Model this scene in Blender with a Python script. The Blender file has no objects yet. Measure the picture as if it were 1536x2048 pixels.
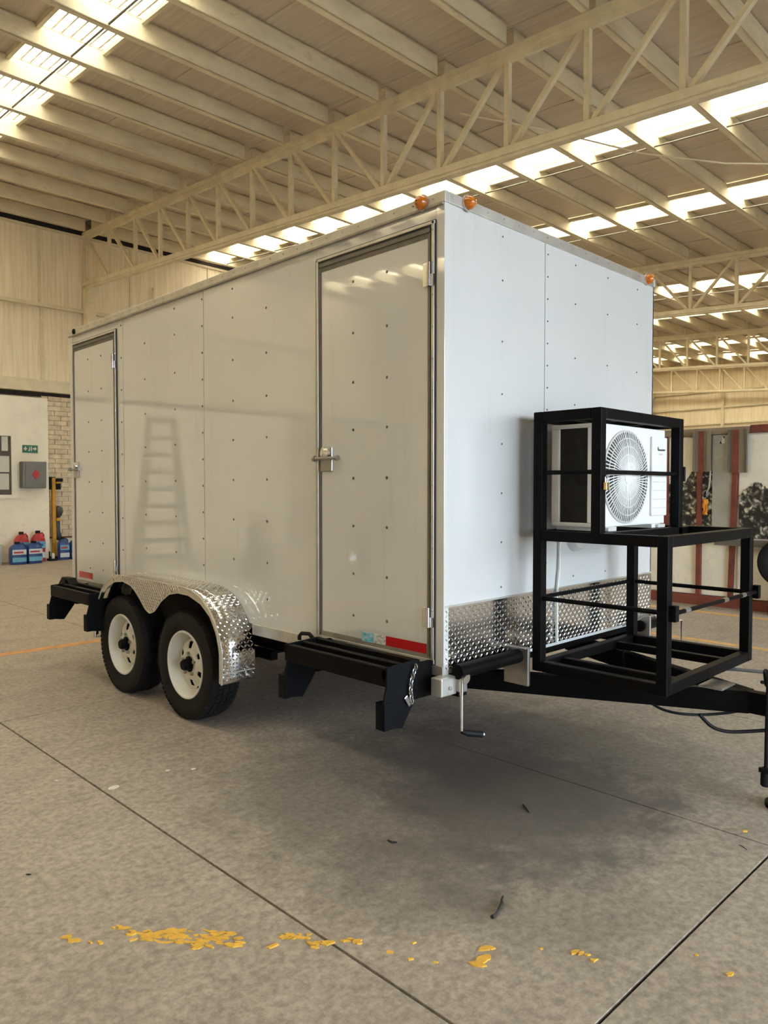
import bpy, bmesh, math, random
from mathutils import Vector, Matrix
random.seed(7)
scene = bpy.context.scene
COL = scene.collection
PI = math.pi

# ------------------------------------------------------------------ camera
CAM = (-2.5429, -2.1985, 1.4434); YAW, PITCH, FPX = 0.793, -0.0316, 1492.9
cam_data = bpy.data.cameras.new('camera'); cam = bpy.data.objects.new('camera', cam_data)
COL.objects.link(cam); scene.camera = cam
cam_data.sensor_fit = 'HORIZONTAL'; cam_data.sensor_width = 36.0
cam_data.lens = 36.0 * FPX / 1536.0
cam_data.clip_start = 0.05; cam_data.clip_end = 300
_f = Vector((math.cos(PITCH)*math.cos(YAW), math.cos(PITCH)*math.sin(YAW), math.sin(PITCH)))
_r = Vector((math.sin(YAW), -math.cos(YAW), 0)); _u = _r.cross(_f)
cam.matrix_world = Matrix(((_r.x,_u.x,-_f.x,CAM[0]),(_r.y,_u.y,-_f.y,CAM[1]),(_r.z,_u.z,-_f.z,CAM[2]),(0,0,0,1)))

# ------------------------------------------------------------------ sky light, exposure
SKY_STRENGTH = 12.8
w = bpy.data.worlds.new('overcast_sky'); scene.world = w; w.use_nodes = True
bg = w.node_tree.nodes['Background']
bg.inputs[0].default_value = (0.72, 0.86, 1.0, 1); bg.inputs[1].default_value = SKY_STRENGTH
vs = scene.view_settings
vs.view_transform = 'Standard'; vs.look = 'None'; vs.gamma = 1.0; vs.use_curve_mapping = False
vs.exposure = 0.0
try:
    scene.cycles.use_denoising = True
    scene.cycles.max_bounces = 10; scene.cycles.diffuse_bounces = 6; scene.cycles.glossy_bounces = 4
    scene.cycles.transparent_max_bounces = 8
    scene.cycles.sample_clamp_indirect = 8.0
except Exception: pass

# ------------------------------------------------------------------ material helpers
MAT = {}
class NT:
    def __init__(s, name):
        s.m = bpy.data.materials.new(name); s.m.use_nodes = True; s.t = s.m.node_tree
        s.b = s.t.nodes['Principled BSDF']; s.out = s.t.nodes['Material Output']; MAT[name] = s.m
    def n(s, typ, **kw):
        x = s.t.nodes.new(typ)
        for k, v in kw.items():
            if hasattr(x, k): setattr(x, k, v)
            else: x.inputs[k.replace('_', ' ')].default_value = v
        return x
    def l(s, a, b): s.t.links.new(a, b)
    def pos(s, scale=(1,1,1)):
        g = s.n('ShaderNodeNewGeometry'); m = s.n('ShaderNodeMapping'); m.inputs['Scale'].default_value = scale
        s.l(g.outputs['Position'], m.inputs['Vector']); return m.outputs[0]
    def noise(s, vec, scale, detail=4, rough=.55):
        x = s.n('ShaderNodeTexNoise'); x.inputs['Scale'].default_value = scale
        x.inputs['Detail'].default_value = detail; x.inputs['Roughness'].default_value = rough
        if vec is not None: s.l(vec, x.inputs['Vector'])
        return x.outputs['Fac']
    def ramp(s, fac, stops):
        r = s.n('ShaderNodeValToRGB'); e = r.color_ramp.elements
        while len(e) < len(stops): e.new(.5)
        for i, (p, c) in enumerate(stops):
            e[i].position = p; e[i].color = (c[0], c[1], c[2], 1)
        s.l(fac, r.inputs[0]); return r.outputs[0]
    def mix(s, fac, a, b, mode='MIX'):
        x = s.n('ShaderNodeMix'); x.data_type = 'RGBA'; x.blend_type = mode
        for sock, v in ((x.inputs[0], fac), (x.inputs[6], a), (x.inputs[7], b)):
            if hasattr(v, 'is_output') or hasattr(v, 'links'): s.l(v, sock)
            elif isinstance(v, (int, float)): sock.default_value = v
            else: sock.default_value = (v[0], v[1], v[2], 1)
        return x.outputs[2]
    def bump(s, h, strength=.2, dist=.01):
        b = s.n('ShaderNodeBump'); b.inputs['Strength'].default_value = strength; b.inputs['Distance'].default_value = dist
        s.l(h, b.inputs['Height']); s.l(b.outputs[0], s.b.inputs['Normal'])
    def set(s, col=None, rough=.5, metal=0, **kw):
        if col is not None:
            if hasattr(col, 'links'): s.l(col, s.b.inputs['Base Color'])
            else: s.b.inputs['Base Color'].default_value = (col[0], col[1], col[2], 1)
        s.b.inputs['Roughness'].default_value = rough; s.b.inputs['Metallic'].default_value = metal
        for k, v in kw.items(): s.b.inputs[k.replace('_', ' ')].default_value = v
        return s.m

def mottled(name, c, var=.12, scale=3, rough=.5, metal=0, stretch=(1,1,1), bumps=0, dirt=None, **kw):
    t = NT(name); v = t.pos(stretch); f = t.noise(v, scale, 5)
    lo = [x*(1-var) for x in c]; hi = [min(1, x*(1+var)) for x in c]
    col = t.ramp(f, [(.3, lo), (.7, hi)])
    if dirt:
        d = t.ramp(t.noise(v, scale*2.7, 8, .7), [(.56, (0,0,0)), (.78, (1,1,1))])
        col = t.mix(d, col, dirt)
    t.set(col, rough, metal, **kw)
    if bumps: t.bump(t.noise(v, scale*8, 5), bumps, .01)
    return t.m

# concrete floor
t = NT('concrete'); v = t.pos()
big = t.noise(v, .55, 4, .6); mid = t.noise(t.pos((1, 1.4, 1)), 3.2, 7, .68); fine = t.noise(v, 30, 8, .75); streak = t.noise(t.pos((.5, 3.0, 1)), 4.5, 5, .65)
c1 = t.ramp(mid, [(.25, (.31,.255,.208)), (.5, (.425,.352,.288)), (.78, (.51,.43,.352))])
c2 = t.mix(t.ramp(big, [(.35, (0,0,0)), (.7, (1,1,1))]), c1, t.mix(.55, c1, (.50,.435,.35)))
c3 = t.mix(t.ramp(fine, [(.38, (.30,.30,.30)), (.60, (1,1,1))]), (0,0,0), c2)
c3 = t.mix(.6, c2, c3)
c4 = t.mix(t.ramp(streak, [(.58, (0,0,0)), (.8, (.45,.45,.45))]), c3, (.16,.14,.12))
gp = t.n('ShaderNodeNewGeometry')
for cx_, cy_, r_, k_ in ((.30,-.28,.50,.55), (.10,.25,.75,.5), (.85,.05,.7,.5), (-.55,-.35,.28,.3), (-.30,-.75,.3,.25)):   # oil stains, plus shade under the trailer's front corner painted into the slab colour
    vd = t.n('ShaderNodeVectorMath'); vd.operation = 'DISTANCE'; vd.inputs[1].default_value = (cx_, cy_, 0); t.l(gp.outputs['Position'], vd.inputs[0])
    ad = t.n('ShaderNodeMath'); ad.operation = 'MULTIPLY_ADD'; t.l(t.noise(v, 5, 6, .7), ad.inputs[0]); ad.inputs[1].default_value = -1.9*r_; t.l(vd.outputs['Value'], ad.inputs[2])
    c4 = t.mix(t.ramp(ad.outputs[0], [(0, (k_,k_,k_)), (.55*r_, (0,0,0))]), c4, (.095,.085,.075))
c4 = t.mix(t.ramp(t.noise(v, 1.7, 6, .75), [(.60, (0,0,0)), (.74, (.5,.5,.5))]), c4, (.15,.13,.11))
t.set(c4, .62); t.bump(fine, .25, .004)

mottled('joint_filler', (.03,.026,.022), .2, 6, .9)
mottled('cream_steel', (.72,.635,.455), .10, 5, .55, dirt=(.58,.49,.33))
mottled('purlin_paint', (.72,.64,.465), .12, 4, .6, stretch=(.4,1,1), dirt=(.52,.44,.31))
t = NT('roof_sheet'); v = t.pos((6, .35, 1)); 
col = t.ramp(t.noise(v, 4, 5), [(.3, (.57,.49,.40)), (.7, (.69,.60,.50))]); t.set(col, .6)
wv = t.n('ShaderNodeTexWave'); wv.wave_type = 'BANDS'; wv.bands_direction = 'X'; wv.inputs['Scale'].default_value = 4.0; wv.inputs['Distortion'].default_value = .3
t.l(t.pos(), wv.inputs['Vector']); t.bump(wv.outputs['Fac'], .12, .008)
# skylight polycarbonate
t = NT('skylight'); nt = t.t
tr = t.n('ShaderNodeBsdfTranslucent'); tp = t.n('ShaderNodeBsdfTransparent'); mx = t.n('ShaderNodeMixShader')
tr.inputs[0].default_value = (.98,.87,.67,1); tp.inputs[0].default_value = (1,.905,.755,1)
mx.inputs[0].default_value = .25; t.l(tp.outputs[0], mx.inputs[1]); t.l(tr.outputs[0], mx.inputs[2]); t.l(mx.outputs[0], t.out.inputs['Surface'])
# wall cladding with vertical streaks
t = NT('cladding'); v = t.pos((9, 9, .35))
col = t.ramp(t.noise(v, 2.2, 6, .6), [(.3, (.72,.60,.43)), (.55, (.88,.765,.57)), (.75, (.92,.81,.63))])
col = t.mix(t.ramp(t.noise(t.pos((14,14,.8)), 2, 8, .7), [(.6, (0,0,0)), (.8, (.6,.6,.6))]), col, (.40,.31,.20))
t.set(col, .6); t.bump(t.noise(v, 6, 3), .25, .01)
mottled('cream_brick', (.74,.63,.46), .18, 9, .8, bumps=.4)
mottled('mortar', (.40,.32,.22), .15, 12, .9)
mottled('plaster', (.89,.84,.72), .05, 2.5, .75, bumps=.15, dirt=(.76,.69,.56))
mottled('partition_board', (.86,.80,.67), .08, 4, .7, dirt=(.66,.59,.46), bumps=.15)
mottled('red_oxide', (.19,.045,.03), .25, 6, .5)
mottled('dark_gap', (.03,.022,.018), .2, 4, .9)
mottled('grey_board', (.22,.185,.135), .12, 4, .6, stretch=(3,3,.6))
mottled('rail_brown', (.26,.21,.15), .15, 4, .6)
mottled('grey_sheet', (.38,.365,.31), .15, 3, .5, dirt=(.34,.24,.12))
# rocky black and white print
t = NT('rock_print'); v = t.pos((1,1,1)); vo = t.n('ShaderNodeTexVoronoi'); vo.inputs['Scale'].default_value = 15
dn = t.n('ShaderNodeMixRGB'); dn.inputs[0].default_value = .22; nz = t.n('ShaderNodeTexNoise'); nz.inputs['Scale'].default_value = 9
t.l(v, nz.inputs['Vector']); t.l(v, dn.inputs[1]); t.l(nz.outputs['Color'], dn.inputs[2]); t.l(dn.outputs[0], vo.inputs['Vector'])
a = t.ramp(vo.outputs['Distance'], [(.12, (.85,.79,.66)), (.40, (.20,.18,.145)), (.62, (.02,.018,.014))])
b = t.ramp(t.noise(v, 16, 8, .8), [(.36, (.15,.14,.11)), (.54, (1,1,1))])
t.set(t.mix(1.0, a, b, 'MULTIPLY'), .6)
# trailer paint
t = NT('trailer_white'); v = t.pos()
col = t.ramp(t.noise(v, 1.4, 5), [(.3, (.65,.647,.63)), (.7, (.69,.686,.67))])
col = t.mix(t.ramp(t.noise(t.pos((5,5,.5)), 2, 8, .7), [(.56, (0,0,0)), (.85, (.55,.55,.55))]), col, (.50,.47,.41))
t.set(col, .35, Coat_Weight=1.0, Coat_Roughness=.03, Coat_IOR=2.0)
mottled('aluminium_trim', (.62,.60,.55), .12, 8, .38, .75)
mottled('weathered_frame', (.36,.33,.28), .2, 10, .45, .5)
mottled('gasket', (.045,.04,.035), .2, 10, .7)
mottled('dark_frame', (.16,.145,.12), .2, 10, .5, .3)
t = NT('diamond_alu'); t.set((.82,.81,.79), .16, 1.0)
mottled('black_paint', (.0045,.004,.004), .25, 9, .45, bumps=.05, Specular_IOR_Level=.07)
mottled('navy_black', (.005,.005,.006), .2, 7, .5, Specular_IOR_Level=.08)
t = NT('rubber'); v = t.pos(); t.set(t.ramp(t.noise(v, 14, 5), [(.3,(.006,.0055,.005)),(.7,(.012,.011,.010))]), .75, Specular_IOR_Level=.25)
mottled('rim_white', (.66,.64,.58), .06, 8, .35)
mottled('rivet_dark', (.09,.075,.055), .2, 20, .5, .3)
mottled('chrome', (.75,.75,.76), .06, 12, .18, 1.0)
mottled('dull_steel', (.42,.40,.37), .15, 12, .35, .9)
t = NT('amber'); t.set((.75,.20,.01), .15, 0, Transmission_Weight=.25, Coat_Weight=.8)
t = NT('red_reflector'); t.set((.50,.012,.015), .25, 0, Coat_Weight=.6)
t = NT('blue_tape'); t.set(t.ramp(t.noise(t.pos((1,12,25)), 3, 4), [(.35,(.13,.45,.60)),(.6,(.45,.72,.80))]), .25, 0, Coat_Weight=.6)
t = NT('white_tape'); t.set(t.ramp(t.noise(t.pos((1,12,30)), 3, 4), [(.4,(.80,.80,.74)),(.65,(.35,.36,.34))]), .25, 0, Coat_Weight=.6)
mottled('ac_white', (.78,.77,.74), .04, 5, .4)
mottled('coil_dark', (.030,.028,.018), .3, 25, .6)
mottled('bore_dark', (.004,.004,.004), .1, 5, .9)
mottled('brass', (.78,.58,.25), .1, 20, .25, 1.0)
mottled('grille_grey', (.60,.58,.54), .1, 20, .4)
mottled('orange_line', (.62,.30,.10), .2, 7, .65, dirt=(.38,.29,.19))
mottled('yellow_line', (.62,.37,.13), .2, 7, .65, dirt=(.40,.31,.20))
mottled('paint_flake', (.74,.42,.055), .15, 30, .6)
mottled('pale_fleck', (.72,.68,.58), .1, 20, .7)
mottled('twig_black', (.02,.018,.016), .3, 30, .7)
mottled('blue_plastic', (.018,.055,.21), .15, 9, .35)
mottled('cyan_label', (.12,.36,.52), .2, 22, .4)
mottled('pale_label', (.55,.60,.62), .15, 22, .5)
mottled('red_plastic', (.40,.02,.03), .2, 9, .35)
mottled('dark_plastic', (.009,.009,.009), .2, 9, .55, Specular_IOR_Level=.15)
mottled('white_plastic', (.66,.65,.61), .05, 9, .45)
mottled('steel_box', (.20,.19,.17), .12, 5, .4, .6)
mottled('sign_green', (.03,.16,.10), .1, 9, .45)
mottled('paper', (.66,.64,.60), .08, 9, .8)
mottled('board_dark', (.09,.075,.06), .15, 9, .6)
mottled('window_cream', (.86,.82,.72), .06, 5, .5)
mottled('yellow_machine', (.60,.31,.02), .15, 8, .4)
mottled('motor_grey', (.06,.065,.075), .2, 9, .4)
mottled('orange_cloth', (.75,.27,.02), .15, 15, .8)
mottled('white_cable', (.70,.70,.67), .05, 9, .4)
mottled('grey_cable', (.16,.16,.16), .1, 9, .5)
mottled('yard_ground', (.30,.28,.24), .1, 1, .9)
mottled('ladder_alu', (.50,.49,.45), .1, 9, .4, .5)
mottled('bike_red', (.30,.03,.02), .1, 9, .3)

# ------------------------------------------------------------------ mesh helpers
class MB:
    def __init__(s): s.v = []; s.f = []
    def box(s, x0, x1, y0, y1, z0, z1):
        i = len(s.v)
        s.v += [(x0,y0,z0),(x1,y0,z0),(x1,y1,z0),(x0,y1,z0),(x0,y0,z1),(x1,y0,z1),(x1,y1,z1),(x0,y1,z1)]
        s.f += [(i,i+3,i+2,i+1),(i+4,i+5,i+6,i+7),(i,i+1,i+5,i+4),(i+1,i+2,i+6,i+5),(i+2,i+3,i+7,i+6),(i+3,i,i+4,i+7)]
        return s
    def bar(s, p, q, w, h, up=(0,0,1)):
        """square bar from p to q, w across, h along up"""
        p = Vector(p); q = Vector(q); d = (q-p).normalized(); u = Vector(up)
        sd = d.cross(u)
        if sd.length < 1e-4: sd = d.cross(Vector((1,0,0)))
        sd.normalize(); u = sd.cross(d).normalized(); i = len(s.v)
        for c in (p, q):
            for a, b in ((-1,-1),(1,-1),(1,1),(-1,1)): s.v.append(tuple(c + sd*a*w/2 + u*b*h/2))
        s.f += [(i,i+1,i+2,i+3),(i+7,i+6,i+5,i+4)] + [(i+k, i+4+k, i+4+(k+1)%4, i+(k+1)%4) for k in range(4)]
        return s
    def tube(s, pts, r, n=10, cap=True):
        pts = [Vector(p) for p in pts]; i0 = len(s.v); m = len(pts); ref = None
        rs = r if isinstance(r, (list, tuple)) else [r]*m
        for k, p in enumerate(pts):
            d = (pts[min(k+1, m-1)] - pts[max(k-1, 0)]).normalized()
            if ref is None:
                ref = d.cross(Vector((0,0,1)))
                if ref.length < 1e-3: ref = d.cross(Vector((1,0,0)))
            ref = (ref - d*ref.dot(d)).normalized(); b = d.cross(ref)
            for j in range(n):
                a = 2*PI*j/n; s.v.append(tuple(p + (ref*math.cos(a) + b*math.sin(a))*rs[k]))
        for k in range(m-1):
            for j in range(n):
                a = i0+k*n+j; b2 = i0+k*n+(j+1)%n; s.f.append((a, b2, b2+n, a+n))
        if cap:
            s.f.append(tuple(i0+j for j in reversed(range(n)))); s.f.append(tuple(i0+(m-1)*n+j for j in range(n)))
        return s
    def lathe(s, prof, n, org, axis='x', close=False):
        """prof: list of (axial, radius)"""
        i0 = len(s.v); m = len(prof)
        for (a, r) in prof:
            for j in range(n):
                t = 2*PI*j/n; c, e = r*math.cos(t), r*math.sin(t)
                p = (a, c, e) if axis == 'x' else ((c, a, e) if axis == 'y' else (c, e, a))
                s.v.append((org[0]+p[0], org[1]+p[1], org[2]+p[2]))
        for k in range(m-1 if not close else m):
            for j in range(n):
                a = i0+k*n+j; b = i0+k*n+(j+1)%n; k2 = (k+1) % m
                s.f.append((a, b, i0+k2*n+(j+1)%n, i0+k2*n+j))
        return s
    def prism(s, poly, axis, a0, a1):
        """poly in the other two axes (in xyz order) extruded along axis"""
        i = len(s.v); n = len(poly)
        for a in (a0, a1):
            for (u, v) in poly:
                s.v.append((a,u,v) if axis == 'x' else ((u,a,v) if axis == 'y' else (u,v,a)))
        s.f.append(tuple(range(i, i+n))); s.f.append(tuple(reversed(range(i+n, i+2*n))))
        for k in range(n): s.f.append((i+k, i+n+k, i+n+(k+1)%n, i+(k+1)%n))
        return s
    def mesh(s, name, off=(0,0,0)):
        me = bpy.data.meshes.new(name)
        me.from_pydata([(a-off[0], b-off[1], c-off[2]) for a, b, c in s.v], [], s.f)
        bm = bmesh.new(); bm.from_mesh(me); bmesh.ops.recalc_face_normals(bm, faces=bm.faces); bm.to_mesh(me); bm.free()
        return me
ORG = {}
def put(name, mb, mat, parent=None, smooth=False, bev=0, org=None, kind=None, label=None, cat=None, group=None):
    """one mesh object; coordinates given in world space when the parent is unrotated"""
    o0 = ORG.get(parent.name, (0,0,0)) if parent else (org or (0,0,0))
    me = mb.mesh(name, o0); me.materials.append(MAT[mat])
    o = bpy.data.objects.new(name, me); COL.objects.link(o)
    if parent: o.parent = parent
    else: o.location = o0
    ORG[o.name] = o0
    if smooth:
        me.polygons.foreach_set('use_smooth', [True]*len(me.polygons))
        try: me.set_sharp_from_angle(angle=math.radians(38))
        except Exception: pass
    if bev:
        m = o.modifiers.new('bevel', 'BEVEL'); m.width = bev; m.segments = 2; m.limit_method = 'ANGLE'; m.angle_limit = math.radians(50)
    meta(o, label, cat, group, kind); return o
def meta(o, label=None, cat=None, group=None, kind=None):
    if label: o['label'] = label
    if cat: o['category'] = cat
    if group: o['group'] = group
    if kind: o['kind'] = kind
def thing(name, loc, label=None, cat=None, group=None, rz=0, kind=None):
    o = bpy.data.objects.new(name, None); COL.objects.link(o); o.location = loc; o.rotation_euler = (0,0,rz)
    o.empty_display_size = .2
    ORG[o.name] = tuple(loc) if not rz else (0,0,0)
    meta(o, label, cat, group, kind); return o
def inst(name, me, loc, parent, rot=(0,0,0), mat=None):
    """object sharing mesh data; loc in world space"""
    o = bpy.data.objects.new(name, me); COL.objects.link(o); o.parent = parent
    p0 = ORG.get(parent.name, (0,0,0)) if parent else (0,0,0)
    o.location = (loc[0]-p0[0], loc[1]-p0[1], loc[2]-p0[2]); o.rotation_euler = rot
    return o
def shared(name, mb, mat):
    me = mb.mesh(name); me.materials.append(MAT[mat]); return me
def dup(root, loc, rz=None):
    r = root.copy(); COL.objects.link(r); r.location = loc
    if rz is not None: r.rotation_euler = (0,0,rz)
    for ch in list(root.children):
        c = ch.copy(); COL.objects.link(c); c.parent = r
        for g in list(ch.children):
            d = g.copy(); COL.objects.link(d); d.parent = c
    return r

# ================================================================== SETTING
XL, XR, YB, YF = -14.0, 30.0, 13.6, -8.6        # hall: west wall, east wall, north wall, open front
SL = 0.0616
def ztop(y): return 6.81 - SL*(YB - y)          # top of the truss top chord
PUR = 0.25
def zroof(y): return ztop(y) + PUR

# ---- floor: slabs with recessed joints
floor = put('floor', MB().box(XL-.2, XR+.2, YF, YB+.4, -.20, -.010), 'joint_filler', kind='structure')
DX, DY, GAP = 1.685, 3.92, .010
sl = MB(); hx, hy, ch = DX/2-GAP/2, DY/2-GAP/2, .0012
sl.v = [(-hx,-hy,-.06),(hx,-hy,-.06),(hx,hy,-.06),(-hx,hy,-.06),(-hx,-hy,-ch),(hx,-hy,-ch),(hx,hy,-ch),(-hx,hy,-ch),
        (-hx+ch,-hy+ch,0),(hx-ch,-hy+ch,0),(hx-ch,hy-ch,0),(-hx+ch,hy-ch,0)]
sl.f = [(0,1,5,4),(1,2,6,5),(2,3,7,6),(3,0,4,7),(4,5,9,8),(5,6,10,9),(6,7,11,10),(7,4,8,11),(8,9,10,11)]
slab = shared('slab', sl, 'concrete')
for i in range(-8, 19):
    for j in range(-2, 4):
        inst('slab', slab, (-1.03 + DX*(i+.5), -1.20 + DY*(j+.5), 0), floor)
put('ground', MB().box(XL-30, XR+30, -70, YF, -.25, -.02), 'yard_ground', kind='structure')

# ---- roof
ceiling = thing('ceiling', (0,0,6), kind='structure')
strips = [(-11.3,-10.55), (-8.2,-7.45), (-2.4,-1.65), (.66,1.42), (6.93,7.60), (10.06,10.80), (15.85,16.75), (19.05,19.95), (24.7,25.5), (27.7,28.5)]
rows = [(YF-.3, -1.1), (-1.15, 6.6), (6.55, YB+.3)]
def sheet_mesh(name, x0, x1, y0, y1, mat, ribs, dz=0):
    mb = MB(); prof = []; n = ribs; wdt = (x1-x0)
    if n:
        p = wdt/n
        for k in range(n):
            a = x0 + k*p
            prof += [(a, 0), (a+p*.55, 0), (a+p*.68, .03), (a+p*.87, .03)]
        prof.append((x1, 0))
    else: prof = [(x0,0),(x1,0)]
    th = .012
    for (y) in (y0, y1):
        for x, z in prof: mb.v.append((x, y, zroof(y)+z+dz))
        for x, z in reversed(prof): mb.v.append((x, y, zroof(y)+z+dz+th))
    m = len(prof)*2
    for k in range(m): mb.f.append((k, (k+1)%m, m+(k+1)%m, m+k))
    for base in (0, m):
        L = len(prof)
        for k in range(L-1): mb.f.append((base+k, base+k+1, base+m-2-k, base+m-1-k))
    return mb
prev = XL - .3; edges = []
for s0, s1 in strips + [(XR+.3, XR+.3)]:
    nn = max(1, round((s0-prev)/.93)); st = (s0-prev)/nn
    for k in range(nn): edges.append((prev+k*st, prev+(k+1)*st))
    prev = s1
for q, (a, b) in enumerate(edges):
    for (y0, y1) in rows:
        put('roof_sheet', sheet_mesh('roof_sheet', a-.012, b+.012, y0, y1, 'roof_sheet', 0, (q % 2)*.014), 'roof_sheet', ceiling)
for a, b in strips:
    y0, y1 = rows[0]; put('roof_sheet', sheet_mesh('roof_sheet', a-.03, b+.03, y0, y1, 'roof_sheet', 0, .02), 'roof_sheet', ceiling)
    for (y0, y1) in rows[1:]:
        put('skylight_pane', sheet_mesh('skylight_pane', a-.03, b+.03, y0, y1, 'skylight', 6, .02), 'skylight', ceiling)
    if a == .66:
        for k in range(7): put('pane_rib', MB().bar((a+.05+k*.108, YF, zroof(YF)+.008), (a+.05+k*.108, YB, zroof(YB)+.008), .022, .012), 'dull_steel', ceiling)
    for x in (a, b):
        mb = MB(); 
        for (y0, y1) in rows: mb.bar((x, y0, zroof(y0)-.03), (x, y1, zroof(y1)-.03), .045, .06)
        put('skylight_edge', mb, 'purlin_paint', ceiling)
for x in (1.03, 7.47, 10.72, 16.6):
    put('tie_rod', MB().tube([(x, YF, ztop(YF)+.03), (x, YB, ztop(YB)+.03)], .012, 6), 'dark_frame', ceiling)
# purlins (channel section), one per bay and row
bays = [(-14,-4.75), (-4.70,4.08), (4.18,13.15), (13.25,21.85), (21.95,29.9)]
for a, b in bays:
    L = b-a-.03; mb = MB()
    mb.box(0, L, -.008, .008, 0, PUR-.012).box(0, L, -.008, .075, 0, .012).box(0, L, -.008, .075, PUR-.03, PUR-.014).box(0, L, .063, .075, .012, .03)
    me = shared('purlin', mb, 'purlin_paint')
    for k in range(-13, 10):
        y = 4.60 + .975*k
        if k == 9: y = 13.35
        inst('purlin', me, (a, y, ztop(y)+.006), ceiling)

# ---- trusses
vy = [13.50, 12.4, 11.28, 10.32, 9.34, 8.40, 7.44, 6.48, 5.52, 4.58]
vy = vy + [4.58-(y-4.58) for y in reversed(vy[:-1])]
TD = 1.12
def truss(x, label):
    T = thing('roof_truss', (x, 4.58, 5.1), label, 'truss', 'roof trusses')
    yA, yB = 13.56, -4.45
    put('top_chord', MB().bar((x,yA,ztop(yA)-.035),(x,yB,ztop(yB)-.035), .14, .07).bar((x,yA,ztop(yA)-.10),(x,yB,ztop(yB)-.10), .05, .07), 'cream_steel', T)
    bc = put('bottom_chord', MB().bar((x,yA,ztop(yA)-TD+.04),(x,yB,ztop(yB)-TD+.04), .15, .085).bar((x,yA,ztop(yA)-TD-.015),(x,yB,ztop(yB)-TD-.015), .10, .04), 'cream_steel', T, bev=.008)
    for i, y in enumerate(vy):
        put('vertical', MB().bar((x,y,ztop(y)-TD+.08),(x,y,ztop(y)-.1), .06, .06, (0,1,0)), 'cream_steel', T)
    for i in range(len(vy)-1):
        a, b = (vy[i], vy[i+1]) if i < 9 else (vy[i+1], vy[i])
        sg = 1 if i < 9 else -1
        put('diagonal', MB().bar((x, a-.06*sg, ztop(a)-.12), (x, b+.07*sg, ztop(b)-TD+.09), .05, .055, (1,0,0)), 'cream_steel', T)
    return T
TX = [4.13, 13.2, 21.9, 29.55]
truss(-4.72, 'cream steel roof truss behind the viewer, over the open side of the hall')
truss(TX[0], 'large cream steel roof truss passing directly above the white trailer')
truss(TX[1], 'second cream roof truss, seen beyond the top right corner of the trailer')
truss(TX[2], 'third cream roof truss, silhouetted against the distant skylights')
truss(TX[3], 'farthest cream roof truss, flat against the far end wall')
for x, lab in ((-4.72, 'cream steel column on the left wall, out of sight left'), (TX[0], 'cream steel column carrying the near truss at the left wall'), (TX[1], 'cream column hidden behind the trailer on the left wall'),
               (TX[2], 'cream column on the left wall towards the far end'), (TX[3], 'cream corner column below the farthest truss')):
    T = thing('steel_column', (x+.03, 13.42, 0), lab, 'column', 'wall columns')
    zt = ztop(13.4) - TD - .04
    put('shaft', MB().box(x-.07, x+.13, 13.34, 13.54, 0, zt-.3), 'cream_steel', T, bev=.01)
    put('haunch', MB().prism([(13.54, zt-.3), (13.34, zt-.3), (13.20, zt-.02), (13.20, zt), (13.54, zt)], 'x', x-.07, x+.13), 'cream_steel', T)
    put('head_post', MB().box(x-.05, x+.05, 13.5, 13.56, zt, ztop(13.5)), 'cream_steel', T)
for x, lab in ((-4.72, 'front column of the truss behind the viewer'), (TX[0], 'front column of the near truss'), (TX[1], 'front column of the second truss'), (TX[2], 'front column of the third truss'), (TX[3], 'front column of the farthest truss')):
    T = thing('steel_column', (x, -4.5, 0), 'cream steel ' + lab + ', out of frame on the right', 'column', 'front columns')
    put('shaft', MB().box(x-.1, x+.1, -4.6, -4.4, 0, ztop(-4.5)-TD-.03), 'cream_steel', T, bev=.01)
    put('base_plate', MB().box(x-.18, x+.18, -4.68, -4.32, 0, .02), 'cream_steel', T)

# ---- left wall (north)
wl = put('wall_left', MB().box(XL, XR, YB+.02, YB+.25, 0, 7.3), 'mortar', kind='structure')
def panels(parent, z0, z1, xs):
    for a, b in zip(xs[:-1], xs[1:]):
        put('cladding_panel', MB().box(a+.006, b-.006, YB-.02, YB+.02, z0, z1), 'cladding', parent)
xs = [3.19+1.95*k for k in range(-8, 14)]
panels(wl, 5.19, 6.74, xs); panels(wl, 3.64, 5.12, [x+.03 for x in xs])
for x in xs:
    put('batten', MB().box(x-.025, x+.025, YB-.05, YB-.02, 5.19, 6.70), 'cream_steel', wl)
    put('batten', MB().box(x+.0, x+.07, YB-.05, YB-.02, 3.64, 5.12), 'cream_steel', wl)
put('girt', MB().box(XL, XR, YB-.13, YB, 5.12, 5.19), 'cream_steel', wl)
put('girt', MB().box(XL, XR, YB-.16, YB, 3.40, 3.64), 'cream_steel', wl)
put('eave_gap', MB().box(XL, XR, YB-.03, YB, 6.74, 6.84), 'dark_gap', wl)
put('eave_angle', MB().box(XL, XR, YB-.06, YB-.02, 6.69, 6.74), 'cream_steel', wl)
put('dark_recess', MB().box(XL, XR, YB-.01, YB+.02, 3.31, 3.40), 'dark_gap', wl)
put('conduit', MB().tube([(5.66, YB-.08, 5.95), (5.62, YB-.08, 5.5), (5.40, YB-.08, 4.9), (5.36, YB-.08, 4.2)], .028, 8), 'cream_steel', wl)
put('conduit', MB().tube([(7.6, YB-.06, 5.9), (7.6, YB-.06, 4.0)], .02, 8), 'cream_steel', wl)
put('conduit', MB().tube([(8.0, YB-.06, 5.9), (7.9, YB-.06, 5.0), (7.75, YB-.06, 4.6)], .03, 8), 'cream_steel', wl)
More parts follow.
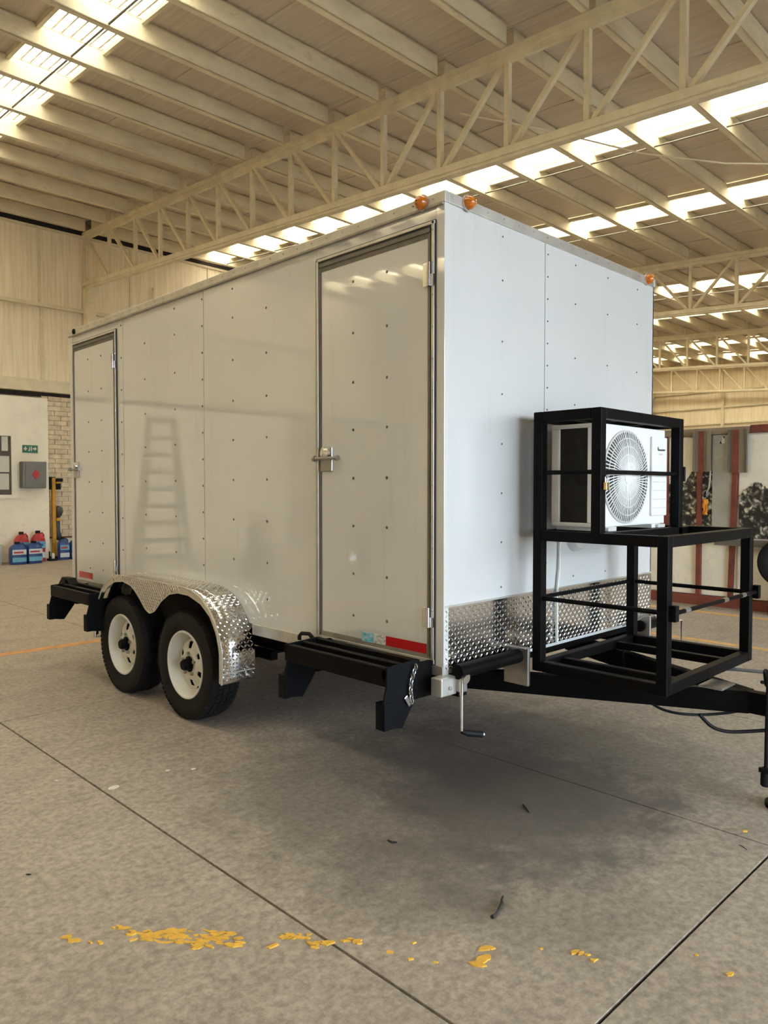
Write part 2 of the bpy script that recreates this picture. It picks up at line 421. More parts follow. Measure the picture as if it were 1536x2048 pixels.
# painted bricks behind the yellow machine
bw, bh, j = .26, .098, .008
rnd = random.Random(3)
bmesh_b = [shared('brick', MB().box(0, bw-j, -.012-k*.006, .03, 0, bh-j), 'cream_brick') for k in range(3)]
half_b = shared('brick', MB().box(0, bw/2-j, -.015, .03, 0, bh-j), 'cream_brick')
for r in range(34):
    off = (r % 2)*bw/2
    x = 3.20
    if off:
        inst('brick', half_b, (x, YB, r*bh+.004), wl); x += bw/2
    while x < 5.1:
        inst('brick', bmesh_b[rnd.randrange(3)], (x, YB, r*bh+.004), wl); x += bw
put('skirting', MB().box(3.22, 9, YB-.04, YB, .0, .42), 'plaster', wl)

# ---- office wall in front of it
wo = put('wall_office', MB().box(-9, 3.22, 13.30, 13.55, 0, 3.25), 'plaster', kind='structure')
put('wall_office_return', MB().box(-9.2, -9, 13.30, 13.58, 0, 3.25), 'plaster', wo)
# notice board
NB = thing('notice_board', (2.2, 13.29, 1.25), 'dark notice board in a cream frame with white paper sheets on the wall', 'notice board')
put('backing', MB().box(1.5, 2.52, 13.275, 13.30, 1.28, 2.49), 'board_dark', NB)
put('frame', MB().box(1.42, 2.60, 13.25, 13.30, 2.46, 2.53).box(1.42, 2.60, 13.25, 13.30, 1.25, 1.32).box(2.50, 2.60, 13.25, 13.30, 1.32, 2.46).box(1.42, 1.5, 13.25, 13.30, 1.32, 2.46), 'window_cream', NB)
for (a, b, z0, z1) in ((2.33,2.445,2.17,2.45), (2.25,2.465,1.76,2.07), (2.24,2.455,1.42,1.73), (1.95,2.2,1.8,2.1), (1.9,2.18,1.4,1.7), (1.6,1.85,1.9,2.3)):
    pp = put('paper_sheet', MB().box(a, b, 13.266, 13.274, z0, z1), 'paper', NB)
    put('print_lines', (lambda m: [m.box(a+.02, b-.02-.03*(k % 2), 13.2652, 13.2662, z1-.04-k*.03, z1-.032-k*.03) for k in range(int((z1-z0)/.03)-1)] and m)(MB()), 'grille_grey', pp)
# first aid sign
SG = thing('safety_sign', (2.865, 13.29, 2.15), 'small green safety sign with white pictograms above the steel box', 'sign')
put('plate', MB().box(2.72, 3.01, 13.285, 13.30, 2.15, 2.30), 'sign_green', SG)
m = MB(); y0, y1 = 13.280, 13.286
m.box(2.765,2.785,y0,y1,2.19,2.27).box(2.745,2.805,y0,y1,2.215,2.24)
m.prism([(2.825,2.185),(2.845,2.225),(2.84,2.26),(2.855,2.262),(2.862,2.225),(2.85,2.18)], 'y', y0, y1)
m.box(2.875,2.895,y0,y1,2.185,2.275)
m.prism([(2.91,2.215),(2.95,2.215),(2.95,2.19),(2.99,2.232),(2.95,2.275),(2.95,2.245),(2.91,2.245)], 'y', y0, y1)
put('pictogram', m, 'paper', SG)
# steel cabinet with red diamond
BX = thing('hydrant_cabinet', (2.88, 13.25, 1.45), 'grey steel wall cabinet with a red diamond mark on its lid', 'cabinet')
put('body', MB().prism([(13.30,1.45),(13.14,1.45),(13.10,1.97),(13.30,1.97)], 'x', 2.66, 3.11), 'steel_box', BX, bev=.01)
put('lid', MB().prism([(13.142,1.47),(13.128,1.47),(13.09,1.95),(13.104,1.95)], 'x', 2.71, 3.09), 'steel_box', BX)
put('diamond_mark', MB().prism([(2.83,1.72),(2.905,1.62),(2.98,1.72),(2.905,1.82)], 'y', 13.095, 13.13), 'red_reflector', BX)

# ---- far end wall (east)
wr = put('wall_far', MB().box(XR, XR+.2, YF, YB+.25, 0, 7.3), 'cladding', kind='structure')
for a, b in zip([-8.6, -5.2, -1.3, 2.5, 6.4, 10.33], [-5.2, -1.3, 2.5, 6.4, 10.33, 13.6]):
    for z0, z1 in ((0,1.9), (1.95,3.0), (3.05,4.15), (4.2,4.86), (4.92,5.55), (5.60,6.95)):
        put('wall_panel', MB().box(XR-.03, XR, a+.02, b-.02, z0+.01, z1-.01), 'cladding', wr)
for z in (4.86, 5.55, 3.0, 4.17):
    put('girt', MB().box(XR-.10, XR-.03, YF, YB, z, z+.06), 'cream_steel', wr)
for y in (10.33, 6.4, 2.5, -1.3, -5.2):
    put('stanchion', MB().box(XR-.14, XR-.03, y-.06, y+.06, 0, 5.56), 'cream_steel', wr)
# ---- west wall, behind the viewer on the left, and front header of the open side
ww = put('wall_west', MB().box(XL-.2, XL, YF, YB+.25, 0, 7.3), 'cladding', kind='structure')
put('lower_wall', MB().box(XL, XL+.05, YF, YB, 0, 3.2), 'plaster', ww)
put('girt', MB().box(XL, XL+.12, YF, YB, 3.3, 3.45), 'cream_steel', ww)
wf = put('wall_front', MB().box(XL-.2, -3.6, YF-.15, YF, 0, 6.1).box(7.6, XR+.2, YF-.15, YF, 0, 6.1).box(-3.6, 7.6, YF-.15, YF, 3.9, 6.1), 'cladding', kind='structure')
for x in (-3.6, 7.45):
    put('door_jamb', MB().box(x-.1, x+.25, YF-.2, YF+.08, 0, 3.9), 'cream_steel', wf)

# ---- partition on the right with red frame
PX = 6.75
wp = put('wall_right', MB().box(PX+.03, PX+.10, -1.6, 5.4, 0, 2.12), 'partition_board', kind='structure')
for a, b in ((-1.56,-.64),(-.56,.30),(.34,1.19),(1.23,1.63),(1.67,2.05),(2.09,2.95),(3.0,4.1),(4.15,5.36)):
    put('board_panel', MB().box(PX, PX+.03, a+.004, b-.004, .13, 2.08), 'partition_board', wp)
for y, lean in ((2.07,-.04), (1.645,.0), (1.23,.03), (.32,0), (-.6,0), (2.98,0), (4.12,0)):
    put('red_post', MB().bar((PX-.025, y+lean, .12), (PX-.025, y-lean*.6, 2.10), .05, .055, (0,1,0)), 'red_oxide', wp)
put('kickboard', MB().box(PX-.04, PX+.03, -1.6, 5.4, 0, .12), 'red_oxide', wp)
put('head_rail', MB().box(PX-.03, PX+.05, 1.06, 5.4, 2.10, 2.18), 'rail_brown', wp)
put('head_rail', MB().box(PX-.03, PX+.05, -1.6, 1.055, 2.10, 2.19), 'red_oxide', wp)
def board(name, y0, y1, z0, z1, mat, label, cat, x=PX-.06, th=.02, group=None):
    return put(name, MB().box(x, x+th, y0, y1, z0, z1), mat, org=(x, (y0+y1)/2, z0), label=label, cat=cat, group=group, bev=.003)
gA = thing('hanging_board', (PX-.07, 1.6, 1.65), 'left one of the two brown-grey boards hung on the red partition posts', 'board', 'hung boards')
put('sheet', MB().box(PX-.075, PX-.055, 1.50, 1.71, 1.65, 2.15), 'grey_board', gA); put('fold', MB().box(PX-.095, PX-.075, 1.50, 1.535, 1.65, 2.15).box(PX-.095,PX-.075,1.69,1.71,1.65,2.15), 'grey_board', gA)
gB = thing('hanging_board', (PX-.07, 1.17, 1.63), 'right one of the two brown-grey boards hung on the red partition posts', 'board', 'hung boards')
put('sheet', MB().box(PX-.075, PX-.055, 1.07, 1.29, 1.63, 2.14), 'grey_board', gB); put('fold', MB().box(PX-.095, PX-.075, 1.26, 1.29, 1.63, 2.14).box(PX-.095,PX-.075,1.07,1.085,1.63,2.14), 'dark_frame', gB)
for g, ys in ((gA, (1.58,1.62)), (gB, (1.17,1.22))):
    put('post_strip', MB().box(PX-.085, PX-.075, ys[0], ys[1]+.02, 1.63, 2.14), 'red_oxide', g)
gs = thing('metal_sheet', (PX-.03, 1.38, .95), 'tall pale grey rust-stained metal sheet between the two hung boards', 'metal sheet')
put('sheet', MB().box(PX-.03, PX-.012, 1.24, 1.49, .93, 2.09), 'grey_sheet', gs)
put('sticker', MB().prism([(1.345,1.985),(1.395,1.985),(1.375,2.03),(1.385,2.06),(1.355,2.065),(1.345,2.03)], 'x', PX-.034, PX-.03), 'paper', gs)
put('sticker_print', MB().prism([(1.38,1.985),(1.405,1.985),(1.395,2.02)], 'x', PX-.036, PX-.034).box(PX-.036, PX-.034, 1.35, 1.365, 2.05, 2.07), 'dark_plastic', gs)
def poster(y0, y1, z0, prof, label):
    T = thing('rock_poster', (PX-.012, (y0+y1)/2, z0), label, 'poster', 'rock posters')
    rp = random.Random(int(y0*100)); fine_ = []
    for a, b in zip(prof[:-1], prof[1:]):
        for k in range(7): fine_.append((a[0]+(b[0]-a[0])*k/7, a[1]+(b[1]-a[1])*k/7 + rp.uniform(-.018, .018)))
    prof = fine_ + [prof[-1]]
    put('print', MB().prism([(y0, z0)] + prof + [(y1, z0)], 'x', PX-.012, PX-.002), 'rock_print', T); return T
poster(1.18, .20, .85, [(1.18,1.36),(1.12,1.42),(1.05,1.47),(.99,1.51),(.93,1.49),(.87,1.44),(.78,1.46),(.6,1.42),(.4,1.5),(.20,1.4)], 'black and white rock face print right of the metal sheet')
poster(2.04, 1.68, .90, [(2.04,1.50),(1.95,1.58),(1.85,1.5),(1.75,1.66),(1.68,1.64)], 'narrow black and white rock print seen behind the rack right post')
poster(1.62, 1.50, .95, [(1.62,1.65),(1.50,1.65)], 'dark print strip left of the metal sheet, under the hung board')
SH = thing('wall_shelf', (PX-.06, .8, .75), 'dark grey narrow shelf under the rock print on the partition', 'shelf')
put('ledge', MB().box(PX-.12, PX-.012, .1, 1.42, .80, .835), 'steel_box', SH)
put('lip', MB().box(PX-.13, PX-.12, .1, 1.42, .76, .835), 'steel_box', SH)
ov = thing('hanging_vest', (PX-.06, 1.565, 1.08), 'orange cloth hanging beside the red post under a silver strip', 'cloth')
m = MB()
for k in range(9):
    z = 1.12 + k*.024; wv_ = .006*math.sin(k*1.7)
    for yy in (1.535, 1.55, 1.575, 1.592): m.v.append((PX-.045-.012*math.sin(yy*90+k*.6), yy+wv_, z))
for k in range(8):
    for q in range(3): m.f.append((k*4+q, k*4+q+1, k*4+q+5, k*4+q+4))
o = put('cloth', m, 'orange_cloth', ov, smooth=True); sm = o.modifiers.new('thick', 'SOLIDIFY'); sm.thickness = .008
put('silver_strip', MB().tube([(PX-.05,1.505,1.66),(PX-.05,1.51,1.55),(PX-.05,1.52,1.45),(PX-.05,1.555,1.36),(PX-.05,1.565,1.32)], .011, 6), 'chrome', ov)
put('hook', MB().tube([(PX-.03,1.565,1.40),(PX-.06,1.565,1.38),(PX-.06,1.565,1.33)], .014, 6), 'dark_plastic', ov)
TY = thing('spare_tyre', (6.55, .62, .39), 'black tyre leaning on the partition, only its rim edge showing at right', 'tyre')
put('tyre', MB().lathe([(-.05,.17),(-.07,.2),(-.07,.25),(-.05,.275),(.05,.275),(.07,.25),(.07,.2),(.05,.17)], 40, (6.58,.62,.60), 'x', True), 'rubber', TY, smooth=True)
put('stand', MB().box(6.50,6.66,.48,.76,0,.33), 'dark_plastic', TY)
# floor markings
put('floor_line', MB().box(-9, 6.2, 4.66, 4.78, 0, .0015), 'orange_line', org=(0,4.7,0), label='orange painted line crossing the floor behind the trailer wheels', cat='floor line')
put('floor_line', MB().box(6.15, 6.27, -4, 5, 0, .0015), 'yellow_line', org=(6.2,1,0), label='orange painted line running close along the partition kickboard', cat='floor line')
put('floor_line', MB().box(4.50, 4.61, -4, 5, 0, .0015), 'yellow_line', org=(4.55,1,0), label='orange painted line midway between the rack and the partition', cat='floor line')

# ================================================================== TRAILER
W, L, HT, HB = 2.022, 4.128, 2.763, .60
TR = thing('cargo_trailer', (1.0, 2.0, 0), 'white enclosed tandem-axle cargo trailer with two side doors and black tongue rack', 'trailer')
core = put('body_shell', MB().box(.012, W-.012, .012, L-.012, HB+.01, HT-.03), 'trailer_white', TR)
put('roof', MB().box(.021, W-.021, .021, L-.021, HT-.03, HT-.012), 'aluminium_trim', TR)
# outer skin panels (left side)
RIV_Z = [2.477, 2.222, 1.976, 1.738, 1.495, 1.254, 1.012, .79]
def rivets(parent, pts, axis, name='rivets', r=.0072, mat='rivet_dark'):
    m = MB()
    for (a, z) in pts:
        org = (-.0, a, z) if axis == 'x' else (a, 0, z)
        base = -.001 if axis == 'x' else -.001
        n = 8; prof = [(0, r), (-.0025, r*.8), (-.0035, r*.35)]
        m.lathe(prof, n, (org[0]+(base if axis == 'x' else 0), org[1]+(base if axis == 'y' else 0), z), axis)
    return put(name, m, mat, parent, kind='stuff')
def side_panel(y0, y1, z0, z1, riv=()):
    p = put('side_panel', MB().box(0, .012, y0+.001, y1-.001, z0, z1), 'trailer_white', TR)
    if riv: rivets(p, riv, 'x')
    return p
F0, F1, R0, R1 = .047, .885, 3.255, 4.075      # door openings with frames
DT, DB = 2.643, .642
side_panel(F1, 2.022, HB+.04, 2.71, [(y, z) for y in (1.345, 1.69) for z in RIV_Z[:-1]] + [(1.345,.80),(1.69,2.65)])
side_panel(2.026, 3.155, HB+.04, 2.71, [(y, z) for y in (2.39, 2.815) for z in RIV_Z] + [(2.04, 2.65-.17*k) for k in range(11)] + [(2.39,2.65)])
side_panel(3.159, R0, HB+.04, 2.71, [(3.185, 2.66-.24*k) for k in range(9)])
side_panel(F0, F1, DT, 2.71); side_panel(R0, R1, DT, 2.71)
# front skin panels
fz0 = .60
def front_panel(x0, x1, pts):
    p = put('front_panel', MB().box(x0+.001, x1-.001, 0, .012, fz0, 2.715), 'trailer_white', TR); rivets(p, pts, 'y', r=.005)
fr = [2.66, 2.45, 2.156, 1.902, 1.66, 1.42, 1.18, .96]
front_panel(0, .793, [(.428, z) for z in fr])
front_panel(.797, W, [(x, z) for x in (1.09, 1.44, 1.80) for z in fr] + [(.82, 2.66-.115*k) for k in range(15)])
put('rear_panel', MB().box(.0, W, L-.012, L, HB, HT-.05), 'trailer_white', TR)
put('off_side_panel', MB().box(W-.012, W, 0, L, HB, HT-.05), 'trailer_white', TR)
# trims
put('corner_post', MB().prism([(-.004,-.004),(.03,-.004),(.03,.002),(.004,.002),(.004,F0-.002),(-.004,F0-.002)], 'z', HB-.005, 2.72), 'trailer_white', TR, bev=.002)
put('rear_corner_post', MB().prism([(-.004,R1),(.01,R1),(.01,L+.004),(-.004,L+.004)], 'z', HB, 2.72), 'trailer_white', TR, bev=.002)
put('roof_rail', MB().box(-.010, .02, -.010, L+.01, 2.712, HT), 'aluminium_trim', TR, bev=.004)
put('roof_rail', MB().box(.0205, W-.0205, -.0095, .02, 2.713, HT-.0005), 'aluminium_trim', TR, bev=.004)
put('roof_rail', MB().box(W-.02, W+.01, -.01, L+.01, 2.712, HT), 'aluminium_trim', TR, bev=.004)
put('roof_rail', MB().box(.0205, W-.0205, L-.02, L+.0095, 2.713, HT-.0005), 'aluminium_trim', TR, bev=.004)
rr = MB()
for k in range(34):
    rr.lathe([(0,.005),(-.003,.004),(-.004,.0015)], 8, (-.0105, .06+k*.123, 2.74), 'x')
for k in range(16):
    rr.lathe([(0,.005),(-.003,.004),(-.004,.0015)], 8, (.05+k*.125, -.0105, 2.74), 'y')
put('rail_screws', rr, 'dull_steel', TR, kind='stuff')
put('rain_gutter', MB().box(-.018, 0, .0, L, 2.702, 2.712), 'weathered_frame', TR)
put('sill_rail', MB().box(-.006, .03, .89, 1.495, HB-.025, HB+.04), 'aluminium_trim', TR, bev=.003)
put('sill_rail', MB().box(-.006, .03, 3.185, 3.248, HB-.025, HB+.04), 'aluminium_trim', TR, bev=.003)
put('sill_rail', MB().box(-.006, .03, 0, .885, HB-.01, DB-.004), 'aluminium_trim', TR, bev=.003)
put('sill_rail', MB().box(-.006, .03, 3.25, L, HB-.02, DB-.004), 'weathered_frame', TR, bev=.003)
put('floor_frame', MB().box(.02, W-.02, .02, L-.02, HB-.04, HB+.01), 'black_paint', TR)
for y in (.35, .95, 3.4, 3.9): put('cross_member', MB().box(.03, W-.03, y-.03, y+.03, .50, HB-.04), 'black_paint', TR)
for x in (.16, W-.16): put('chassis_rail', MB().box(x-.03, x+.03, .02, L-.05, .47, HB-.04), 'black_paint', TR)

# doors
def door(y0, y1, taps, hinge_y, latch_y, label=None):
    D = put('door', MB().box(-.008, .006, y0+.042, y1-.042, DB+.046, DT-.068), 'trailer_white', TR, bev=.003)
    fm = MB()
    for a, b, c, d in ((y0+.004, y0+.020, DB, DT), (y1-.020, y1-.004, DB, DT), (y0, y1, DT-.014, DT), (y0, y1, DB, DB+.02)):
        fm.box(-.014, .006, a, b, c, d)
    fr_ = put('door_frame', fm, 'aluminium_trim', TR, bev=.002)
    gm = MB()
    for a, b, c, d in ((y0-.004, y0+.004, DB, DT), (y1-.004, y1+.004, DB, DT), (y0+.020, y0+.027, DB+.02, DT-.03), (y1-.027, y1-.02, DB+.02, DT-.03), (y0, y1, DT-.026, DT-.014), (y0, y1, DT, DT+.005)):
        gm.box(-.009, .004, a, b, c, d)
    put('gasket', gm, 'gasket', fr_)
    em = MB()
    em.box(-.012, .005, y0+.027, y0+.042, DB+.03, DT-.05).box(-.012, .005, y1-.042, y1-.027, DB+.03, DT-.05)
    put('edge_extrusion', em, 'dark_frame', fr_)
    put('head_extrusion', MB().box(-.013, .005, y0+.03, y1-.03, DT-.045, DT-.026).box(-.008, .005, y0+.03, y1-.03, DT-.072, DT-.045), 'dark_frame', fr_)
    put('threshold', MB().box(-.010, .005, y0+.03, y1-.03, DB+.018, DB+.046), 'weathered_frame', fr_)
    sc = MB()
    for k in range(14): sc.lathe([(0,.005),(-.003,.003)], 6, (-.014, (y0+.012), DB+.1+k*.143), 'x')
    put('frame_screws', sc, 'chrome', fr_, kind='stuff')
    rivets(D, [(y, z) for y in taps for z in (2.477, 2.222, 1.976, 1.738, 1.495, 1.254, 1.012, .80)], 'x').location.x = -.008
    for z0, z1 in ((2.353, 2.459), (.81, .90)):
        h = put('hinge', MB().box(-.022, -.006, hinge_y+.025, hinge_y+.056, z0, z1), 'chrome', D, bev=.002)
        put('knuckle', MB().tube([(-.026, hinge_y+.018, z0), (-.026, hinge_y+.018, z1)], .010, 10), 'chrome', h, smooth=True)
        put('leaf', MB().box(-.020, -.010, hinge_y-.004, hinge_y+.012, z0, (z0+z1)/2), 'chrome', h)
    # flush latch with padlock hasp
    la = put('latch', MB().box(-.020, -.008, latch_y-.045, latch_y+.045, 1.53, 1.66), 'dull_steel', D, bev=.012)
    put('latch_cup', MB().lathe([(0,.034),(-.016,.032),(-.022,.02),(-.023,.001)], 16, (-.018, latch_y, 1.628), 'x'), 'chrome', la, smooth=True)
    put('hasp_pin', MB().tube([(-.030, latch_y-.10, 1.60), (-.030, latch_y+.085, 1.60)], .008, 8).tube([(-.030, latch_y-.105, 1.60), (-.030, latch_y-.085, 1.60)], .014, 8).tube([(-.030, latch_y+.075, 1.60), (-.030, latch_y+.092, 1.60)], .016, 8), 'dull_steel', la, smooth=True)
    return D
dF = door(F0, F1, (.355, .595), .055, .795)
def tape(D, y0, y1, z0, z1, mat, name='reflective_strip'): return put(name, MB().box(-.0105, -.008, y0, y1, z0, z1), mat, D)
tape(dF, .096, .360, .682, .728, 'red_reflector'); tape(dF, .445, .531, .680, .727, 'blue_tape'); tape(dF, .362, .444, .682, .727, 'white_tape')
dR = door(R0, R1, (3.52, 3.76), 3.262, 4.0)
tape(dR, 3.72, 3.98, .71, .76, 'red_reflector')

# marker lights
def marker(p, axis, mat='amber'):
    m = MB(); prof = [(0,.033),(-.012,.032),(-.028,.027),(-.040,.017),(-.045,.004)]
    m.lathe(prof, 18, p, axis)
    o = put('marker_light', m, mat, TR, smooth=True)
    put('marker_base', MB().lathe([(.0,.037),(-.006,.037),(-.006,.0)], 18, p, axis), 'aluminium_trim', o)
marker((-.010, .122, 2.737), 'x'); marker((.147, -.010, 2.742), 'y'); marker((1.909, -.010, 2.742), 'y'); put('rear_marker', MB().lathe([(0,.024),(-.008,.023),(-.014,.012),(-.015,.001)], 16, (-.010, 4.02, 2.737), 'x'), 'dark_plastic', TR, smooth=True)

# stone guard in tread plate
def lozenge(m, c, u, v, n, a, b, h):
    i = len(m.v); c = Vector(c)
    m.v += [tuple(c+u*a), tuple(c+v*b), tuple(c-u*a), tuple(c-v*b), tuple(c+u*a*.45+n*h), tuple(c-u*a*.45+n*h)]
    m.f += [(i,i+1,i+4), (i+1,i+2,i+5,i+4), (i+2,i+3,i+5), (i+3,i,i+4,i+5)]
def tread(m, surf, nu, nv, a=.0135, b=.0052, h=.0028):
    """surf(i, j) -> centre, tangent u, tangent v, normal"""
    for i in range(nu):
        for j in range(nv):
            c, u, v, n = surf(i, j)
            s = 1 if (i+j) % 2 else -1
            du = (u*s+v).normalized(); dv = du.cross(n).normalized()
            lozenge(m, c, du, dv, n, a, b, h)
SG_ = put('stone_guard', MB().box(.004, W-.002, -.003, .0005, .617, .910), 'diamond_alu', TR)
m = MB(); pt = .0215
tread(m, lambda i, j: (Vector((.014+i*pt, -.003, .627+j*pt)), Vector((1,0,0)), Vector((0,0,1)), Vector((0,-1,0))), int((W-.02)/pt), 13)
put('raised_tread', m, 'diamond_alu', SG_, kind='stuff')
put('guard_lip', MB().box(.004, W-.002, -.006, .0, .903, .911), 'aluminium_trim', SG_)

# fender
def fender():
    P = [(1.478,.315),(1.474,.42),(1.478,.50),(1.500,.58),(1.545,.665),(1.61,.74),(1.70,.80),(1.81,.832),(1.95,.842),(2.39,.845),(2.76,.842),(2.86,.825),(2.97,.78),(3.06,.71),(3.13,.61),(3.175,.50),(3.195,.345)]
    # refine
    Q = [P[0]]
    for a, b in zip(P[:-1], P[1:]):
        d = math.dist(a, b); n = max(1, int(d/.03))
        for k in range(1, n+1): Q.append((a[0]+(b[0]-a[0])*k/n, a[1]+(b[1]-a[1])*k/n))
    XO = -.228; m = MB(); n = len(Q)
    for x in (XO, .0):
        for (y, z) in Q: m.v.append((x, y, z))
    for k in range(n-1): m.f.append((k, k+1, n+k+1, n+k))
    f = put('fender', m, 'diamond_alu', TR, smooth=True); s = f.modifiers.new('thick', 'SOLIDIFY'); s.thickness = .003
    # resample evenly for the tread pattern
    ev = []; acc = 0; step = .0225
    for a, b in zip(Q[:-1], Q[1:]):
        d = math.dist(a, b); t_ = Vector((0, b[0]-a[0], b[1]-a[1])).normalized()
        while acc <= d:
            ev.append((Vector((0, a[0]+(b[0]-a[0])*acc/d, a[1]+(b[1]-a[1])*acc/d)), t_)); acc += step
        acc -= d
    mm = MB()
    for i, (p, tv) in enumerate(ev[1:-1]):
        nrm = Vector((1,0,0)).cross(tv)
        if nrm.z < 0 and p.z > .7: nrm = -nrm
        if p.y < 1.6: nrm = nrm if nrm.y < 0 else -nrm
        if p.y > 3.1: nrm = nrm if nrm.y > 0 else -nrm
        for jx in range(10):
            c = p + Vector((XO+.012+jx*.0222, 0, 0)) + nrm*.0018
            sgn = 1 if (i+jx) % 2 else -1
            du = (Vector((1,0,0))*sgn + tv).normalized(); lozenge(mm, c, du, du.cross(nrm).normalized(), nrm, .0135, .0052, .0028)
    put('raised_tread', mm, 'diamond_alu', f, kind='stuff')
    # outer skirt: narrow lip following the arch plus the wedge between the wheels
    inner = []
    for (y, z) in P:
        inner.append((y, z))
    low = [(1.505,.32),(1.503,.50),(1.535,.60),(1.60,.69),(1.70,.755),(1.84,.793),(1.97,.795),(2.08,.775),(2.18,.72),(2.27,.645),(2.335,.622),(2.40,.645),(2.50,.725),(2.60,.782),(2.72,.80),(2.85,.785),(2.95,.745),(3.03,.68),(3.10,.59),(3.145,.49),(3.165,.35)]
    sk = MB(); N = 90
    def samp(poly, t_):
        ln = [0]
        for a, b in zip(poly[:-1], poly[1:]): ln.append(ln[-1]+math.dist(a, b))
        s_ = t_*ln[-1]
        for k in range(len(poly)-1):
            if s_ <= ln[k+1] + 1e-9:
                q = (s_-ln[k])/(ln[k+1]-ln[k]); return (poly[k][0]+(poly[k+1][0]-poly[k][0])*q, poly[k][1]+(poly[k+1][1]-poly[k][1])*q)
        return poly[-1]
    def aty(poly, y):
        for a, b in zip(poly[:-1], poly[1:]):
            if a[0] <= y <= b[0] and b[0] > a[0]: q = (y-a[0])/(b[0]-a[0]); return a[1]+(b[1]-a[1])*q
        return None
    # three pieces: front leg, middle by y, rear leg
    up, lo = [], []
    for k in range(13):
        up.append(samp(P[:6], k/12)); lo.append(samp(low[:4], k/12))
    for k in range(1, 60):
        y = 1.61+(3.03-1.61)*k/60; up.append((y, aty(P[1:], y) or .842)); lo.append((y, aty(low[1:], y) or .78))
    for k in range(13):
        up.append(samp(P[13:], k/12)); lo.append(samp(low[17:], k/12))
    n2 = len(up)
    for (y, z) in up: sk.v.append((XO, y, z))
    for (y, z) in lo: sk.v.append((XO, y, z))
    for k in range(n2-1): sk.f.append((k, k+1, n2+k+1, n2+k))
    so = put('fender_skirt', sk, 'diamond_alu', f); s = so.modifiers.new('thick', 'SOLIDIFY'); s.thickness = .003
    gm = MB()
    for i in range(60):
        for j in range(12):
            y = 1.95+i*.0155; z = .835-j*.0185
            zz = aty(low[1:], y)
            if zz is not None and z > zz+.014:
                sgn = 1 if (i+j) % 2 else -1; du = Vector((0, sgn*.6, 1)).normalized()
                lozenge(gm, (XO-.0018, y, z), du, du.cross(Vector((-1,0,0))), Vector((-1,0,0)), .0125, .0055, .004)
    put('skirt_tread', gm, 'diamond_alu', f, kind='stuff')
    put('edge_bead', MB().tube([(XO, y, z) for (y, z) in Q], .0055, 6), 'aluminium_trim', f, smooth=True)
    bm_ = MB(); bm_.bar((XO+.005,1.474,.378),(-.004,1.474,.378),.006,.012,(0,1,0)); put('flap_strip', bm_, 'aluminium_trim', f)
fender()
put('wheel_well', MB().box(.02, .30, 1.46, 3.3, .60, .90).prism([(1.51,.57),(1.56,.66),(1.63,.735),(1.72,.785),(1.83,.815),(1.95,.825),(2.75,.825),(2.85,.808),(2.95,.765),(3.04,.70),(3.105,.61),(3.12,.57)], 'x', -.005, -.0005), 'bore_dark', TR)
put('axle_beam', MB().bar((.1,1.96,.345),(W-.1,1.96,.345),.06,.06).bar((.1,2.82,.345),(W-.1,2.82,.345),.06,.06), 'black_paint', TR)
put('leaf_spring', MB().bar((.16,1.5,.42),(.16,3.3,.42),.05,.05), 'black_paint', TR)

